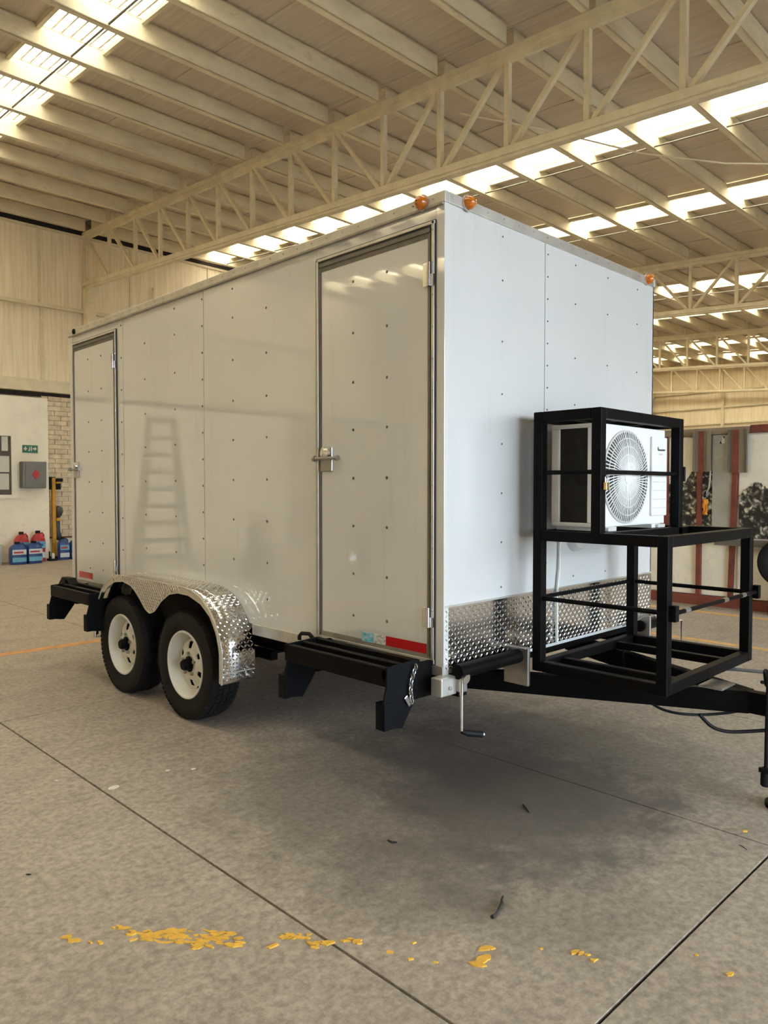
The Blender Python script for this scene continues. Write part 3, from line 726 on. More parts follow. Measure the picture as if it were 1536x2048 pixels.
# wheels: local, axle along x, outer face towards -x; origin at contact point
def wheel_parts(parent):
    R = .345; c = (0,0,R)
    prof = [(.085,.205),(.096,.235),(.104,.28),(.098,.315),(.088,.333),(.06,.339),(-.06,.339),(-.088,.333),(-.098,.315),(-.104,.28),(-.096,.235),(-.085,.205)]
    m = MB(); m.lathe(prof, 72, c, 'x')
    # tread blocks in five ribs with sipes
    nb = 66
    for q, (x0, x1) in enumerate(((-.096,-.064),(-.056,-.024),(-.016,.016),(.024,.056),(.064,.096))):
        for k in range(nb):
            a0 = 2*PI*(k+.5*(q % 2))/nb; a1 = a0 + 2*PI/nb*.78; sh = (.35 if q in (0,2,4) else -.35)*2*PI/nb
            i = len(m.v)
            for rr_ in (.333, .345 if abs(x0+x1) < .15 else .341):
                for (x, a) in ((x0, a0), (x1, a0+sh), (x1, a1+sh), (x0, a1)):
                    rx = rr_ - (.006 if abs(x) > .09 else 0)
                    m.v.append((x, rx*math.cos(a), R + rx*math.sin(a)))
            m.f += [(i+4,i+5,i+6,i+7)] + [(i+e, i+(e+1)%4, i+4+(e+1)%4, i+4+e) for e in range(4)]
    def P(name, mb, mat, par, **k):
        me = mb.mesh(name); me.materials.append(MAT[mat]); o = bpy.data.objects.new(name, me); COL.objects.link(o); o.parent = par
        if k.get('smooth'):
            me.polygons.foreach_set('use_smooth', [True]*len(me.polygons)); me.set_sharp_from_angle(angle=math.radians(35))
        return o
    ty = P('tyre', m, 'rubber', parent, smooth=True)
    # rim: barrel plus dished disc with real hand holes
    rm = MB(); rm.lathe([(-.083,.214),(-.092,.210),(-.092,.203),(-.080,.196),(-.060,.190),(-.035,.183),(-.022,.172),(-.020,.160)], 60, c, 'x')
    n = 60; rad = [.160,.140,.118,.098,.075,.050]; dx = [-.020,-.034,-.043,-.048,-.056,-.056]; i0 = len(rm.v)
    for r, x in zip(rad, dx):
        for k in range(n): a = 2*PI*k/n; rm.v.append((x, r*math.cos(a), R + r*math.sin(a)))
    for q in range(5):
        for k in range(n):
            hole = (q in (1, 2)) and (k % 10 in (3, 4, 5))
            if hole: continue
            a = i0+q*n+k; b = i0+q*n+(k+1)%n; rm.f.append((a, b, b+n, a+n))
    rim = P('rim', rm, 'rim_white', parent, smooth=True); s = rim.modifiers.new('thick', 'SOLIDIFY'); s.thickness = .004; s.offset = 0
    P('brake_drum', MB().lathe([(-.01,.001),(-.01,.165),(.05,.165)], 40, c, 'x'), 'bore_dark', parent)
    hub = P('hub', MB().lathe([(-.05,.050),(-.062,.049),(-.066,.036),(-.098,.034),(-.106,.028),(-.107,.001)], 24, c, 'x'), 'black_paint', parent, smooth=True)
    for k in range(5):
        a = 2*PI*k/5+.3; yy, zz = .068*math.cos(a), R+.068*math.sin(a)
        P('lug_nut', MB().lathe([(-.054,.011),(-.072,.011),(-.074,.007),(-.074,.001)], 6, (0,yy,zz), 'x'), 'dull_steel', parent)
    P('valve_stem', MB().tube([(-.030,-.12,R-.125),(-.070,-.118,R-.122)], .006, 8), 'dark_plastic', parent)
def wheel(loc, rz):
    e = bpy.data.objects.new('wheel', None); COL.objects.link(e); e.parent = TR; o0 = ORG[TR.name]
    e.location = (loc[0]-o0[0], loc[1]-o0[1], loc[2]-o0[2]); e.rotation_euler = (0,0,rz); return e
w0 = wheel((-.098, 1.962, 0), 0); wheel_parts(w0)
for loc, rz in (((-.098, 2.825, 0), 0), ((W+.098, 1.962, 0), PI), ((W+.098, 2.825, 0), PI)):
    e = wheel(loc, rz)
    for chd in list(w0.children):
        c_ = chd.copy(); COL.objects.link(c_); c_.parent = e
of = MB(); of.box(W, W+.228, 1.48, 3.2, .842, .846).box(W, W+.228, 1.476, 1.48, .35, .842).box(W, W+.228, 3.2, 3.204, .35, .842)
put('off_side_fender', of, 'diamond_alu', TR)

# folding steps
def step(dy, z=0, rear=False):
    y0, y1 = .065+dy, .785+dy; xo = -.300
    S = put('step', MB().box(xo, xo+.035, y0, y1, .585+z, .668+z), 'black_paint', TR, bev=.004)
    put('tread_bar', MB().box(-.215, -.18, y0, y1, .63+z, .672+z), 'black_paint', S, bev=.004)
    put('tread_bar', MB().box(-.12, -.085, y0, y1, .63+z, .675+z), 'black_paint', S, bev=.004)
    put('tread_bar', MB().box(-.03, -.006, y0, y1, .60+z, .64+z), 'black_paint', S, bev=.004)
    for yy in (y0, y1-.02):
        poly = [(-.300,.672),(-.105,.680),(-.100,.53),(-.205,.39),(-.318,.405),(-.322,.51),(-.302,.585)]
        put('end_plate', MB().prism([(a, b+z) for a, b in poly], 'y', yy-.006, yy+.006), 'navy_black', S, bev=.003)
        put('end_bar', MB().box(xo, -.01, yy+(.006 if yy == y0 else -.006), yy+(.026 if yy == y0 else .014), .62+z, .655+z), 'black_paint', S)
        put('foot_channel', MB().box(-.322, -.285, yy-.012, yy+.045, .40+z, .52+z), 'navy_black', S, bev=.003)
        put('hanger', MB().box(-.11, -.01, yy-.004, yy+.012, .50+z, .66+z), 'black_paint', S)
    if not rear:
        ch_ = MB()
        for k in range(9):
            zc = .652-k*.0185; cx, cy = -.135-.02*math.sin(k/8*PI)-.003*k, y0-.02
            pts = []
            for q in range(11):
                a = 2*PI*q/10; u, vv = .008*math.cos(a), .013*math.sin(a)
                pts.append((cx+(u if k % 2 else 0), cy+(0 if k % 2 else u), zc+vv))
            ch_.tube(pts, .003, 6, False)
        put('chain', ch_, 'dull_steel', S, smooth=True)
        put('chain_hook', MB().bar((-.195,y0-.012,.53),(-.165,y0-.012,.485),.012,.022), 'chrome', S, bev=.003)
        put('latch_handle', MB().tube([(-.05,.985,.60),(-.05,.985,.645),(-.05,.965,.662),(-.05,.90,.668),(-.05,.872,.65),(-.05,.865,.625)], .011, 8), 'dark_plastic', S, smooth=True)
        put('latch_bolt', MB().tube([(-.065,.99,.612),(-.065,.89,.622)], .013, 8), 'dull_steel', S, smooth=True)
    else:
        put('latch_handle', MB().prism([(4.02,.655),(3.94,.725),(3.80,.725),(3.745,.68),(3.745,.66),(3.77,.66),(3.83,.705),(3.87,.705),(3.87,.66),(3.93,.66),(3.93,.69)], 'x', -.17, -.11), 'dark_plastic', S, bev=.004)
    return S
step(0); step(3.045, .012, True)

# stowed stabiliser jack with crank at the near corner
J = put('stabilizer_jack', MB().tube([(.03,-.055,.618),(.55,-.055,.618)], .034, 20), 'black_paint', TR, smooth=True)
put('jack_foot', MB().box(.495, .515, -.115, .03, .475, .668).box(.47,.515,-.115,.03,.660,.668), 'dull_steel', J, bev=.004)
put('mount_bracket', MB().box(-.065, .04, -.045, .02, .515, .598), 'aluminium_trim', J, bev=.006)
put('mount_bolt', MB().lathe([(0,.009),(-.006,.009),(-.007,.0)], 8, (-.01,-.046,.55), 'y'), 'dull_steel', J)
put('pivot_cap', MB().tube([(.06,-.085,.59),(.06,-.03,.59)], .026, 14), 'chrome', J, smooth=True)
put('gear_block', MB().box(.035,.075,-.08,-.02,.525,.62), 'dull_steel', J, bev=.006)
CX, CY = -.055, -.15
put('crank_rod', MB().tube([(.05,-.08,.60),(-.02,-.125,.612),(CX,CY,.612),(CX,CY,.60),(CX+.004,CY,.392)], .0075, 8), 'chrome', J, smooth=True)
put('crank_grip', MB().tube([(CX+.004,CY,.388),(CX+.03,CY-.012,.378),(CX+.10,CY-.035,.362)], [.009,.014,.014], 10), 'dark_plastic', J, smooth=True)
put('crank_tip', MB().tube([(CX+.10,CY-.035,.362),(CX+.108,CY-.037,.36)], .008, 8), 'chrome', J)
# far side jack
J2 = put('stabilizer_jack', MB().tube([(1.76,-.055,.60),(2.16,-.055,.60)], .034, 16), 'black_paint', TR, smooth=True)
put('jack_foot', MB().box(1.78,1.80,-.115,.0,.475,.668), 'dull_steel', J2, bev=.004)
put('crank_rod', MB().tube([(2.14,-.085,.60),(2.15,-.15,.60),(2.15,-.15,.39)], .0075, 8), 'chrome', J2, smooth=True)

# tongue
def beam(p, q, z0, z1, name='tongue_beam'):
    m = MB(); p = Vector(p); q = Vector(q); m.bar((p.x,p.y,(z0+z1)/2),(q.x,q.y,(z0+z1)/2), .055, z1-z0); return put(name, m, 'black_paint', TR, bev=.004)
beam((.44,.40),(1.095,-.93), .398, .502); beam((1.70,.40),(1.115,-.93), .398, .502)
beam((1.10,-.80),(1.10,-1.35), .40, .50, 'tongue_nose')
put('coupler', MB().prism([(1.04,-1.30),(1.16,-1.30),(1.14,-1.50),(1.10,-1.55),(1.06,-1.50)], 'z', .44, .53), 'black_paint', TR, bev=.01)
tj = put('tongue_jack', MB().tube([(1.085,-1.095,.02),(1.085,-1.095,.85)], .030, 16), 'black_paint', TR, smooth=True)
put('jack_pad', MB().lathe([(0,.001),(0,.08),(.02,.08),(.03,.03)], 20, (1.085,-1.095,0), 'z'), 'black_paint', tj)
put('jack_collar', MB().lathe([(.40,.03),(.40,.05),(.55,.05),(.55,.03)], 20, (1.085,-1.095,0), 'z'), 'black_paint', tj)
put('tongue_plate', MB().box(.99,1.15,-.85,-.74,.502,.512), 'weathered_frame', TR)
def cable(pts, r, mat, parent=TR, name='cable'):
    # Catmull-Rom smoothing
    P_ = [Vector(p) for p in pts]; out = []
    for k in range(len(P_)-1):
        a, b, c, d = P_[max(k-1,0)], P_[k], P_[k+1], P_[min(k+2,len(P_)-1)]
        for s_ in range(8):
            t_ = s_/8; out.append(.5*((2*b)+(-a+c)*t_+(2*a-5*b+4*c-d)*t_*t_+(-a+3*b-3*c+d)*t_**3))
    out.append(P_[-1]); return put(name, MB().tube(out, r, 8), mat, parent, smooth=True)
pc = cable([(1.18,-.98,.52),(1.10,-1.0,.60),(1.055,-1.025,.605),(1.035,-1.035,.55),(1.03,-1.035,.40),(1.025,-1.035,.185)], .0095, 'dark_plastic', name='plug_cable')
put('plug', MB().tube([(1.025,-1.035,.185),(1.024,-1.035,.178),(1.02,-1.035,.105),(1.02,-1.035,.10)], [.014,.022,.022,.017], 12), 'dark_plastic', pc, smooth=True)
put('plug_lid', MB().box(.998,1.012,-1.058,-1.012,.165,.185), 'dark_plastic', pc)
cable([(.86,-.80,.41),(.90,-.84,.355),(.97,-.88,.325),(1.06,-.94,.318),(1.16,-1.04,.33),(1.22,-1.12,.36)], .0085, 'dark_plastic', name='brake_cable')
cable([(.885,-.53,.42),(.90,-.60,.385),(.94,-.68,.37),(1.05,-.76,.36),(1.16,-.86,.375),(1.2,-.9,.41)], .007, 'dark_plastic', name='brake_cable')
cable([(1.28,-.62,.50),(1.30,-.72,.53),(1.33,-.86,.54),(1.36,-1.0,.535),(1.3,-1.15,.50)], .009, 'grey_cable', name='brake_cable')
cable([(1.3,-.92,.50),(1.2,-1.0,.53),(1.12,-1.06,.56),(1.15,-1.2,.53)], .009, 'dark_plastic', name='brake_cable')
cable([(1.45,-.12,.56),(1.43,-.13,.47),(1.46,-.15,.36)], .007, 'dark_plastic', name='hanging_cable')

# two-tier steel rack
TS = .05; x0, x1, yb, ym, yf = .55, 1.555, -.10, -.465, -.785; xm = 1.425
zb, zm, zt_ = .545, 1.238, 1.815
RK = put('rack', MB().box(x0, x0+TS, yb-TS, yb, zb, zt_), 'black_paint', TR, bev=.005)
def rb(a, b, c, d, e, f_, name='rack_tube'): return put(name, MB().box(min(a,b), max(a,b), min(c,d), max(c,d), min(e,f_), max(e,f_)), 'black_paint', RK, bev=.005)
rb(x0, x0+TS, yf, yf+TS, zb, zm, 'rack_post'); rb(x1-TS, x1, yf, yf+TS, zb, zm, 'rack_post'); rb(x1-TS, x1, yb-TS, yb, zb, zm, 'rack_post')
rb(x0, x0+TS, ym, ym+TS, zm-TS, zt_, 'rack_post'); rb(xm-TS, xm, ym, ym+TS, zm-TS, zt_, 'rack_post'); rb(xm-TS, xm, yb-TS, yb, zm-TS, zt_, 'rack_post')
e_ = .001
for z0_, z1_, fx, fy in ((zb, zb+TS, x1, yf), (zm-TS, zm, x1, yf), (zt_-TS, zt_, xm, ym)):
    rb(x0+e_, x0+TS-e_, yb-TS, fy+TS, z0_, z1_); rb(fx-TS+e_, fx-e_, yb-TS, fy+TS, z0_, z1_)
    rb(x0+TS, fx-TS, yb-TS+e_, yb-e_, z0_, z1_); rb(x0+TS, fx-TS, fy+e_, fy+TS-e_, z0_, z1_)
rb(x0+TS, x1-TS, ym, ym+TS-e_, zm-TS+e_, zm-e_); rb(.74, .78, yf+TS, yb-TS, zb, zb+.04); rb(1.30, 1.34, yf+TS, yb-TS, zb, zb+.04)
rb(.85, .89, ym+TS, yb-TS, zt_-.04, zt_-.01); rb(1.15, 1.19, ym+TS, yb-TS, zt_-.04, zt_-.01)
rb(x0+TS, xm-TS, -.245, -.215, zt_-.04, zt_-.012)
def rod(p, q, r=.011, mat='black_paint'): return put('guard_rod', MB().tube([p, q], r, 10), mat, RK, smooth=True)
rod((x0+.02, yb-TS, 1.52), (x0+.02, ym+TS, 1.52)); rod((x0+TS, ym+.02, 1.52), (xm-TS, ym+.02, 1.52))
rod((x0+.02, yb-TS, .905), (x0+.02, yf+TS, .905)); rod((x0+TS, yb-.02, .905), (x1-TS, yb-.02, .905)); rod((x1-.03, yb-TS, .905), (x1-.03, yf+TS, .905))
rod((x0+.02, yf-.012, .905), (x1+.01, yf-.012, .905), .010, 'black_paint')
for q_ in (.12, .55, .78): put('worn_sleeve', MB().tube([(x0+.02+q_*(x1-x0), yf-.012, .905), (x0+.02+q_*(x1-x0)+.05, yf-.012, .905)], .0115, 10), 'dull_steel', RK, smooth=True)
for p in ((x1+.004, yf-.012, .905), (x0+.03, yf-.012, .905)):
    put('rod_clip', MB().box(p[0]-.012, p[0]+.022, p[1]-.018, p[1]+.014, p[2]-.035, p[2]+.035), 'black_paint', RK, bev=.004)
put('rod_clip', MB().box(xm, xm+.022, ym-.004, ym+.02, 1.48, 1.56), 'black_paint', RK, bev=.004)
for x_ in (.72, 1.24): put('ac_rail_clip', MB().box(x_-.03, x_+.05, -.43, -.40, zm, zm+.018), 'white_plastic', RK, bev=.004)
PL = thing('padlock', (x0+.025, ym-.014, 1.44), 'small brass padlock hanging on the rack front post', 'padlock')
put('lock_body', MB().box(x0+.012, x0+.042, ym-.022, ym-.006, 1.435, 1.472), 'brass', PL, bev=.003)
put('shackle', MB().tube([(x0+.018,ym-.014,1.47),(x0+.018,ym-.014,1.495),(x0+.027,ym-.014,1.505),(x0+.036,ym-.014,1.495),(x0+.036,ym-.014,1.47)], .0032, 6), 'chrome', PL, smooth=True)

# wall outlet and hose below the unit
vt = put('wall_vent', MB().lathe([(0,.085),(-.02,.083),(-.045,.065),(-.055,.0)], 24, (1.10,0,1.18), 'y'), 'trailer_white', TR, smooth=True)
cable([(.93,-.14,1.26),(.935,-.05,1.22),(.935,-.012,1.16),(.93,-.012,1.02),(.915,-.012,.93),(.905,-.015,.84),(.90,-.02,.62)], .008, 'white_cable', name='drain_hose')
cable([(1.62,-.02,.62),(1.61,-.1,.66),(1.60,-.22,.72),(1.66,-.26,.60),(1.67,-.27,.45)], .009, 'white_cable', name='drain_hose')

# ================================================================== AIR CONDITIONER
ax0, ax1, ay0, ay1, az0, az1 = .635, 1.335, -.402, -.150, 1.258, 1.752
AC = thing('air_conditioner', ((ax0+ax1)/2, (ay0+ay1)/2, zm), 'white air conditioner condenser with round fan grille inside the black rack', 'air conditioner')
cs = MB(); t_ = .02
cs.box(ax0, ax1, ay0, ay0+.012, az0, az1)                                   # front sheet
cs.box(ax0, ax1, ay0+.012, ay1, az1-t_, az1).box(ax0, ax1, ay0+.012, ay1, az0, az0+t_)
cs.box(ax1-.012, ax1, ay0+.012, ay1, az0+t_, az1-t_)
cs.box(ax0, ax0+.014, ay0+.012, ay0+.055, az0+t_, az1-t_).box(ax0, ax0+.014, ay1-.045, ay1, az0+t_, az1-t_)
put('casing', cs, 'ac_white', AC, bev=.004)
cl_ = put('coil', MB().box(ax0+.012, ax0+.022, ay0+.055, ay1-.045, az0+t_, az1-t_).box(ax0+.02, ax1-.02, ay1-.02, ay1-.008, az0+t_, az1-t_), 'coil_dark', AC)
fm_ = MB()
for k in range(26): fm_.box(ax0+.007, ax0+.0125, ay0+.058+k*.0056, ay0+.060+k*.0056, az0+.022, az1-.022)
put('coil_fins', fm_, 'coil_dark', cl_, kind='stuff')
gx, gz, gr = .905, 1.500, .225
put('fan_recess', MB().lathe([(0,.001),(0,gr)], 64, (gx, ay0-.001, gz), 'y'), 'coil_dark', AC)
put('grille_ring', MB().tube([(gx+gr*math.cos(2*PI*k/64), ay0-.004, gz+gr*math.sin(2*PI*k/64)) for k in range(65)], .006, 6, False), 'grille_grey', AC, smooth=True)
sp = MB()
for k in range(72):
    a = 2*PI*k/72
    pts = [(gx+r*math.cos(a+(.16*(r/gr))), ay0-.008-.010*math.sin(PI*r/gr), gz+r*math.sin(a+(.16*(r/gr)))) for r in (.035, .09, .15, gr)]
    sp.tube(pts, .0034, 5, False)
for r in (.07, .11, .15, .19):
    sp.tube([(gx+r*math.cos(2*PI*k/48), ay0-.009-.009*math.sin(PI*r/gr), gz+r*math.sin(2*PI*k/48)) for k in range(49)], .002, 5, False)
put('fan_grille', sp, 'ac_white', AC, kind='stuff')
put('grille_hub', MB().lathe([(-.002,.040),(-.018,.038),(-.022,.025),(-.023,.001)], 28, (gx, ay0, gz), 'y'), 'ac_white', AC, smooth=True)
sv = put('service_panel', MB().box(1.165, 1.338, ay0-.012, ay0, 1.300, 1.712), 'ac_white', AC, bev=.004)
for z in (1.34, 1.385, 1.43, 1.475): put('panel_rib', MB().box(1.175, 1.332, ay0-.0145, ay0-.012, z, z+.004), 'grille_grey', sv)
lg = MB(); lg.prism([(1.225,1.660),(1.232,1.660),(1.236,1.648),(1.305,1.650),(1.315,1.646),(1.30,1.641),(1.232,1.640),(1.225,1.646)], 'y', ay0-.0135, ay0-.0118)
put('logo', lg, 'motor_grey', sv)
lg2 = MB()
for a in (1.243, 1.258, 1.273): lg2.box(a, a+.010, ay0-.0135, ay0-.0118, 1.618, 1.626)
put('logo_caption', lg2, 'grille_grey', sv)
for x_ in (.75, 1.22): put('foot', MB().box(x_-.05, x_+.05, ay0-.01, ay1+.01, zm, az0), 'ac_white', AC)

# ================================================================== LEFT BACKGROUND OBJECTS
def jug(loc, w_, d_, h_, label, body='blue_plastic', lab='cyan_label', cap='dark_plastic', rz=0, group='plastic jugs by the left wall'):
    J_ = thing('plastic_jug', loc, label, 'jug', group, rz)
    ORG[J_.name] = (0,0,0)
    m = MB(); a, b = w_/2, d_/2
    def ring(k, z):
        r_ = []
        for q in range(16):
            t2 = 2*PI*q/16; c_, s_ = math.cos(t2), math.sin(t2)
            f_ = 1/max(abs(c_)**4+abs(s_)**4, 1e-6)**.25
            r_.append((a*k*c_*f_, b*k*s_*f_, z))
        return r_
    levels = [(.92,0),(1,.015),(1,h_*.33),(.98,h_*.36),(1,h_*.39),(1,h_*.68),(.92,h_*.76),(.62,h_*.86),(.34,h_*.90),(.32,h_*.93)]
    for k, z in levels: m.v += ring(k, z)
    for q in range(len(levels)-1):
        for k in range(16): m.f.append((q*16+k, q*16+(k+1)%16, (q+1)*16+(k+1)%16, (q+1)*16+k))
    m.f.append(tuple(reversed(range(16)))); m.f.append(tuple(range((len(levels)-1)*16, len(levels)*16)))
    put('body', m, body, J_, smooth=True)
    put('cap', MB().lathe([(h_*.92,.001),(h_*.92,a*.36),(h_,a*.34),(h_,.001)], 14, (0,0,0), 'z'), cap, J_, smooth=True)
    put('handle', MB().tube([(a*.30,0,h_*.88),(a*.62,0,h_*.93),(a*.85,0,h_*.86),(a*.9,0,h_*.70)], .016, 8), body, J_, smooth=True)
    put('label_sheet', MB().box(-a*.86, a*.86, -b-.003, -b+.01, h_*.12, h_*.31), lab, J_)
    put('label_band', MB().box(-a*.86, a*.86, -b-.003, -b+.01, h_*.44, h_*.66), 'pale_label' if lab != 'pale_label' else 'cyan_label', J_)
    put('label_print', MB().box(-a*.7, a*.5, -b-.005, -b+.008, h_*.50, h_*.58), 'blue_plastic' if body != 'blue_plastic' else 'red_plastic', J_)
    return J_
RZ = -.0
jug((2.43,12.78,0), .29, .22, .43, 'blue jug with cyan label, front left one below the notice board')
jug((2.74,12.82,0), .29, .22, .43, 'blue jug with cyan label, front one below the steel cabinet')
jug((2.60,13.08,0), .26, .20, .60, 'red-topped jug with black cap behind the front left blue jug', 'red_plastic', 'pale_label')
jug((2.92,13.10,0), .26, .20, .61, 'red and blue tall jug behind the blue jug under the cabinet', 'red_plastic', 'pale_label')
jug((3.42,13.13,0), .21, .19, .46, 'blue jug at the foot of the yellow machine post', 'blue_plastic', 'pale_label')
jug((3.645,13.10,0), .21, .19, .44, 'blue jug in the middle of the three by the brick wall', 'blue_plastic', 'pale_label')
jug((3.87,13.05,0), .21, .19, .44, 'blue jug nearest the trailer rear corner', 'blue_plastic', 'pale_label')
BK = thing('bucket', (2.04,13.02,0), 'white plastic bucket at the left edge beside the blue jugs', 'bucket')
put('pail', MB().lathe([(0,.001),(0,.17),(.36,.20),(.37,.205),(.37,.19),(.02,.165),(.02,.001)], 28, (2.04,13.02,0), 'z'), 'white_plastic', BK, smooth=True)
put('rim_band', MB().lathe([(.33,.199),(.33,.212),(.345,.212),(.345,.2)], 28, (2.04,13.02,0), 'z'), 'white_plastic', BK)
SC = thing('spray_can', (3.17,13.05,0), 'small black and white canister on the floor beside the office wall end', 'canister')
put('tray', MB().box(3.09,3.25,12.98,13.12,0,.045), 'dark_plastic', SC, bev=.01)
put('can', MB().lathe([(.045,.001),(.045,.03),(.13,.03),(.15,.012),(.155,.001)], 14, (3.19,13.05,0), 'z'), 'white_plastic', SC, smooth=True)
put('nozzle', MB().tube([(3.12,13.05,.045),(3.12,13.05,.19)], .014, 8), 'dark_plastic', SC)
YM = thing('pillar_drill', (3.36,13.42,0), 'yellow upright machine post with black head and grey motor by the brick wall', 'machine')
put('post', MB().box(3.315,3.385,13.37,13.44,.02,1.66), 'yellow_machine', YM, bev=.008)
put('base', MB().box(3.24,3.50,13.28,13.54,0,.05), 'dark_plastic', YM)
put('head', MB().box(3.26,3.40,13.40,13.50,1.42,1.68).box(3.385,3.48,13.34,13.42,1.42,1.56), 'dark_plastic', YM, bev=.012)
put('head_arm', MB().box(3.385,3.52,13.33,13.40,1.58,1.65), 'dark_plastic', YM, bev=.012)
put('bracket', MB().box(3.385,3.46,13.34,13.42,.78,.84).box(3.385,3.47,13.34,13.42,1.535,1.575), 'yellow_machine', YM, bev=.004)
put('motor', MB().tube([(3.40,13.45,.96),(3.44,13.45,.96),(3.50,13.45,.95),(3.525,13.45,.94)], [.10,.125,.11,.06], 18), 'motor_grey', YM, smooth=True)
put('motor_leg', MB().tube([(3.44,13.45,.84),(3.43,13.45,.6),(3.46,13.45,.42),(3.50,13.45,.40)], [.05,.055,.07,.05], 12), 'motor_grey', YM, smooth=True)
put('red_pipe', MB().tube([(3.3,13.56,.43),(5.0,13.56,.43)], .018, 8), 'red_oxide', org=(4,13.56,.43), label='thin red pipe along the skirting of the brick wall', cat='pipe')
put('socket_plate', MB().box(3.83,3.91,13.575,13.588,1.77,1.84), 'white_plastic', org=(3.87,13.58,1.77), label='small white socket plate on the painted bricks', cat='socket', bev=.003)
# slack cable strung under the roof
put('slack_cable', MB().tube([(4.2,3.4,5.75),(5.0,2.85,5.66),(6.0,2.10,5.45),(6.6,1.35,5.28),(7.2,.55,5.2),(9,-2,5.2)], .010, 6), 'cream_steel', org=(6,2,5.4), label='thin slack cable strung from the near truss towards the right', cat='cable')

# ================================================================== FLOOR LITTER
WPL = thing('worn_floor_line', (-1.0,-.4,0), 'remains of a flaked yellow painted line in the foreground', 'floor line')
rf = random.Random(11); FL = [0]
def flake(x, y, s, el=1.0):
    n = rf.randint(5, 8); ang = rf.uniform(-.5, .5) - .8; poly = []
    for k in range(n):
        a = 2*PI*k/n; r_ = s*rf.uniform(.45, 1.15); u, v_ = r_*math.cos(a)*el, r_*math.sin(a)*.62
        poly.append((x+u*math.cos(ang)-v_*math.sin(ang), y+u*math.sin(ang)+v_*math.cos(ang)))
    FL[0] += 1; put('paint_flake', MB().prism(poly, 'z', -.001, .0008+.00002*FL[0]), 'paint_flake', WPL)
def unpx(px, py):
    d = _f + _r*((px-768)/FPX) + _u*((1024-py)/FPX); t2 = -CAM[2]/d.z; return CAM[0]+d.x*t2, CAM[1]+d.y*t2
# the worn line lies along a straight band on the floor
for (cx, cy, sx, sy, n, s) in ((370,1874,85,13,70,.013), (330,1868,40,9,30,.015), (450,1872,34,8,18,.014), (405,1893,22,4,8,.014), (590,1874,34,5,20,.012), (640,1890,24,6,11,.014), (705,1884,18,7,8,.013),
                               (150,1880,18,6,4,.014), (190,1884,14,4,3,.014), (235,1855,14,3,3,.012), (270,1870,10,10,5,.018), (540,1895,8,3,1,.026), (480,1890,16,5,4,.018)):
    for k in range(n):
        px, py = cx+rf.uniform(-sx, sx), cy+rf.uniform(-sy, sy); x, y = unpx(px, py); flake(x, y, s*rf.uniform(.45, 1.2), rf.uniform(1.0, 1.7))
for px, py, s in ((960,1925,.026),(968,1917,.030),(955,1930,.022),(968,1899,.020),(980,1897,.018),(822,1920,.010),(779,1906,.012),(872,1926,.009),(1150,1905,.018),(1162,1908,.012),(1187,1922,.014),(1176,1911,.008),(1460,1949,.013),(828,1887,.008),(1082,1899,.007),(1392,1911,.007),(1490,1663,.011)):
    x, y = unpx(px, py); flake(x, y, s, 1.2)
for i, (px, py, s, lab) in enumerate(((228,1575,.030,'pale smear of plaster on the floor beside the long joint'), (335,1541,.013,'pale chip on the floor in front of the wheels, left of two'), (386,1538,.013,'pale chip on the floor in front of the wheels, right of two'), (113,1561,.008,'tiny pale chip left of the long floor joint'))):
    x, y = unpx(px, py); n = 9
    put('floor_chip', MB().prism([(x+s*math.cos(2*PI*k/n)*rf.uniform(.7,1.2), y+s*.7*math.sin(2*PI*k/n)*rf.uniform(.7,1.2)) for k in range(n)], 'z', 0, .002), 'pale_fleck', org=(x,y,0), label=lab, cat='chip')
def litter(pts, r, label, name='plastic_scrap'):
    P_ = []
    for px, py in pts: x, y = unpx(px, py); P_.append((x, y, r if isinstance(r, float) else r[0]))
    put(name, MB().tube(P_, r, 7), 'twig_black', org=P_[0], label=label, cat='scrap', smooth=True)
litter([(984,1838),(992,1832),(998,1820),(1004,1810),(1003,1804),(1006,1796)], [.007,.004,.0035,.006,.004,.003], 'black twisted cable scrap lying in the right foreground')
litter([(776,1682),(783,1686),(794,1686)], [.003,.005,.003], 'small curled black scrap in the middle foreground')
litter([(1046,1610),(1052,1618),(1058,1626)], [.003,.005,.003], 'short dark scrap on the floor ahead of the jack crank')
litter([(52,1750),(58,1750),(62,1750)], [.002,.004,.002], 'tiny dark speck of debris at far left foreground')
litter([(1478,1690),(1486,1694),(1494,1700)], [.001,.002,.001], 'hair-thin dark scrap near the right floor joint')

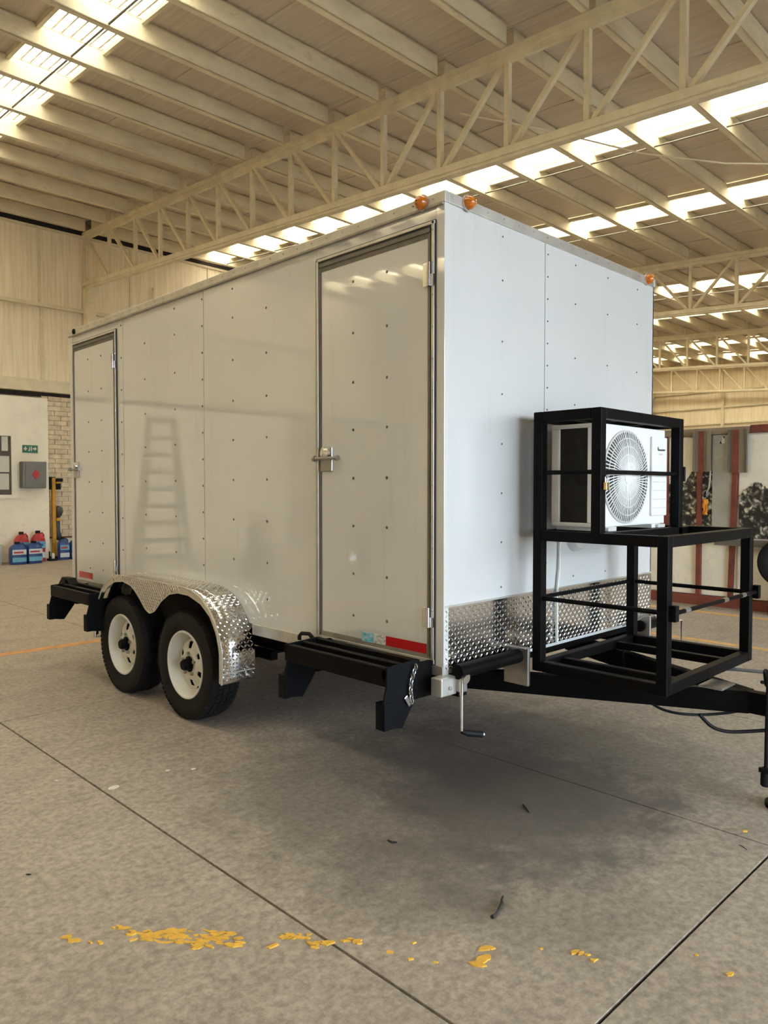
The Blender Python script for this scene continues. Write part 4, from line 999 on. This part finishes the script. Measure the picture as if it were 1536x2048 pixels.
# ================================================================== BEHIND THE VIEWER (seen only as reflections in the trailer side)
LD = thing('step_ladder', (-3.65,9.35,0), 'tall dark step ladder, seen reflected in the trailer side', 'ladder')
for s in (-1, 1):
    put('rail', MB().bar((-3.65,9.35+s*.42,0),(-3.95,9.35+s*.20,2.6),.085,.06), 'dark_plastic', LD)
    put('rear_rail', MB().bar((-4.75,9.35+s*.42,0),(-4.0,9.35+s*.20,2.6),.07,.05), 'dark_plastic', LD)
for k in range(1, 9):
    q = k/9; x = -3.65-.30*q; hw = .42-.22*q
    put('rung', MB().box(x-.06, x+.03, 9.35-hw, 9.35+hw, 2.6*q-.05, 2.6*q+.03), 'dark_plastic', LD)
put('top_cap', MB().box(-4.1,-3.88,9.1,9.6,2.58,2.66), 'dark_plastic', LD)
LD.rotation_euler = (0, 0, math.radians(-70))
def bike(loc, rz, label):
    B = thing('motorcycle', loc, label, 'motorcycle', 'parked motorcycles', rz); ORG[B.name] = (0,0,0)
    for x in (-.68, .70):
        put('tyre', MB().lathe([(-.05,.24),(-.06,.28),(-.03,.315),(.03,.315),(.06,.28),(.05,.24)], 36, (x,0,.315), 'y', True), 'rubber', B, smooth=True)
        put('wheel_disc', MB().lathe([(-.02,.02),(-.01,.24),(.01,.24),(.02,.02)], 24, (x,0,.315), 'y', True), 'dull_steel', B, smooth=True)
    put('engine', MB().box(-.22,.26,-.14,.14,.28,.66), 'motor_grey', B, bev=.03)
    put('fuel_tank', MB().tube([(-.08,0,.82),(.05,0,.86),(.25,0,.90),(.38,0,.86)], [.08,.14,.15,.07], 16), 'bike_red', B, smooth=True)
    put('seat', MB().tube([(-.75,0,.86),(-.5,0,.84),(-.2,0,.80),(-.05,0,.82)], [.06,.12,.12,.08], 14), 'dark_plastic', B, smooth=True)
    for s in (-1, 1):
        put('fork', MB().tube([(.70,.1*s,.315),(.42,.1*s,1.02)], .03, 8), 'chrome', B, smooth=True)
        put('swingarm', MB().tube([(-.68,.09*s,.315),(-.15,.1*s,.40)], .03, 8), 'dark_plastic', B, smooth=True)
    put('handlebar', MB().tube([(.30,-.38,1.08),(.40,-.2,1.06),(.43,0,1.04),(.40,.2,1.06),(.30,.38,1.08)], .015, 8), 'dark_plastic', B, smooth=True)
    put('headlamp', MB().lathe([(.46,.02),(.48,.09),(.56,.09),(.57,.02)], 18, (0,0,.95), 'x'), 'chrome', B, smooth=True)
    put('exhaust', MB().tube([(.2,-.15,.35),(-.2,-.18,.3),(-.8,-.2,.38)], [.03,.035,.05], 10), 'chrome', B, smooth=True)
bike((-3.8,6.85,0), PI*.75, 'motorcycle parked behind the viewer, reflected low in the trailer side')
bike((-5.8,6.75,0), PI*.72, 'motorcycle parked farther back, reflected in the front side door')
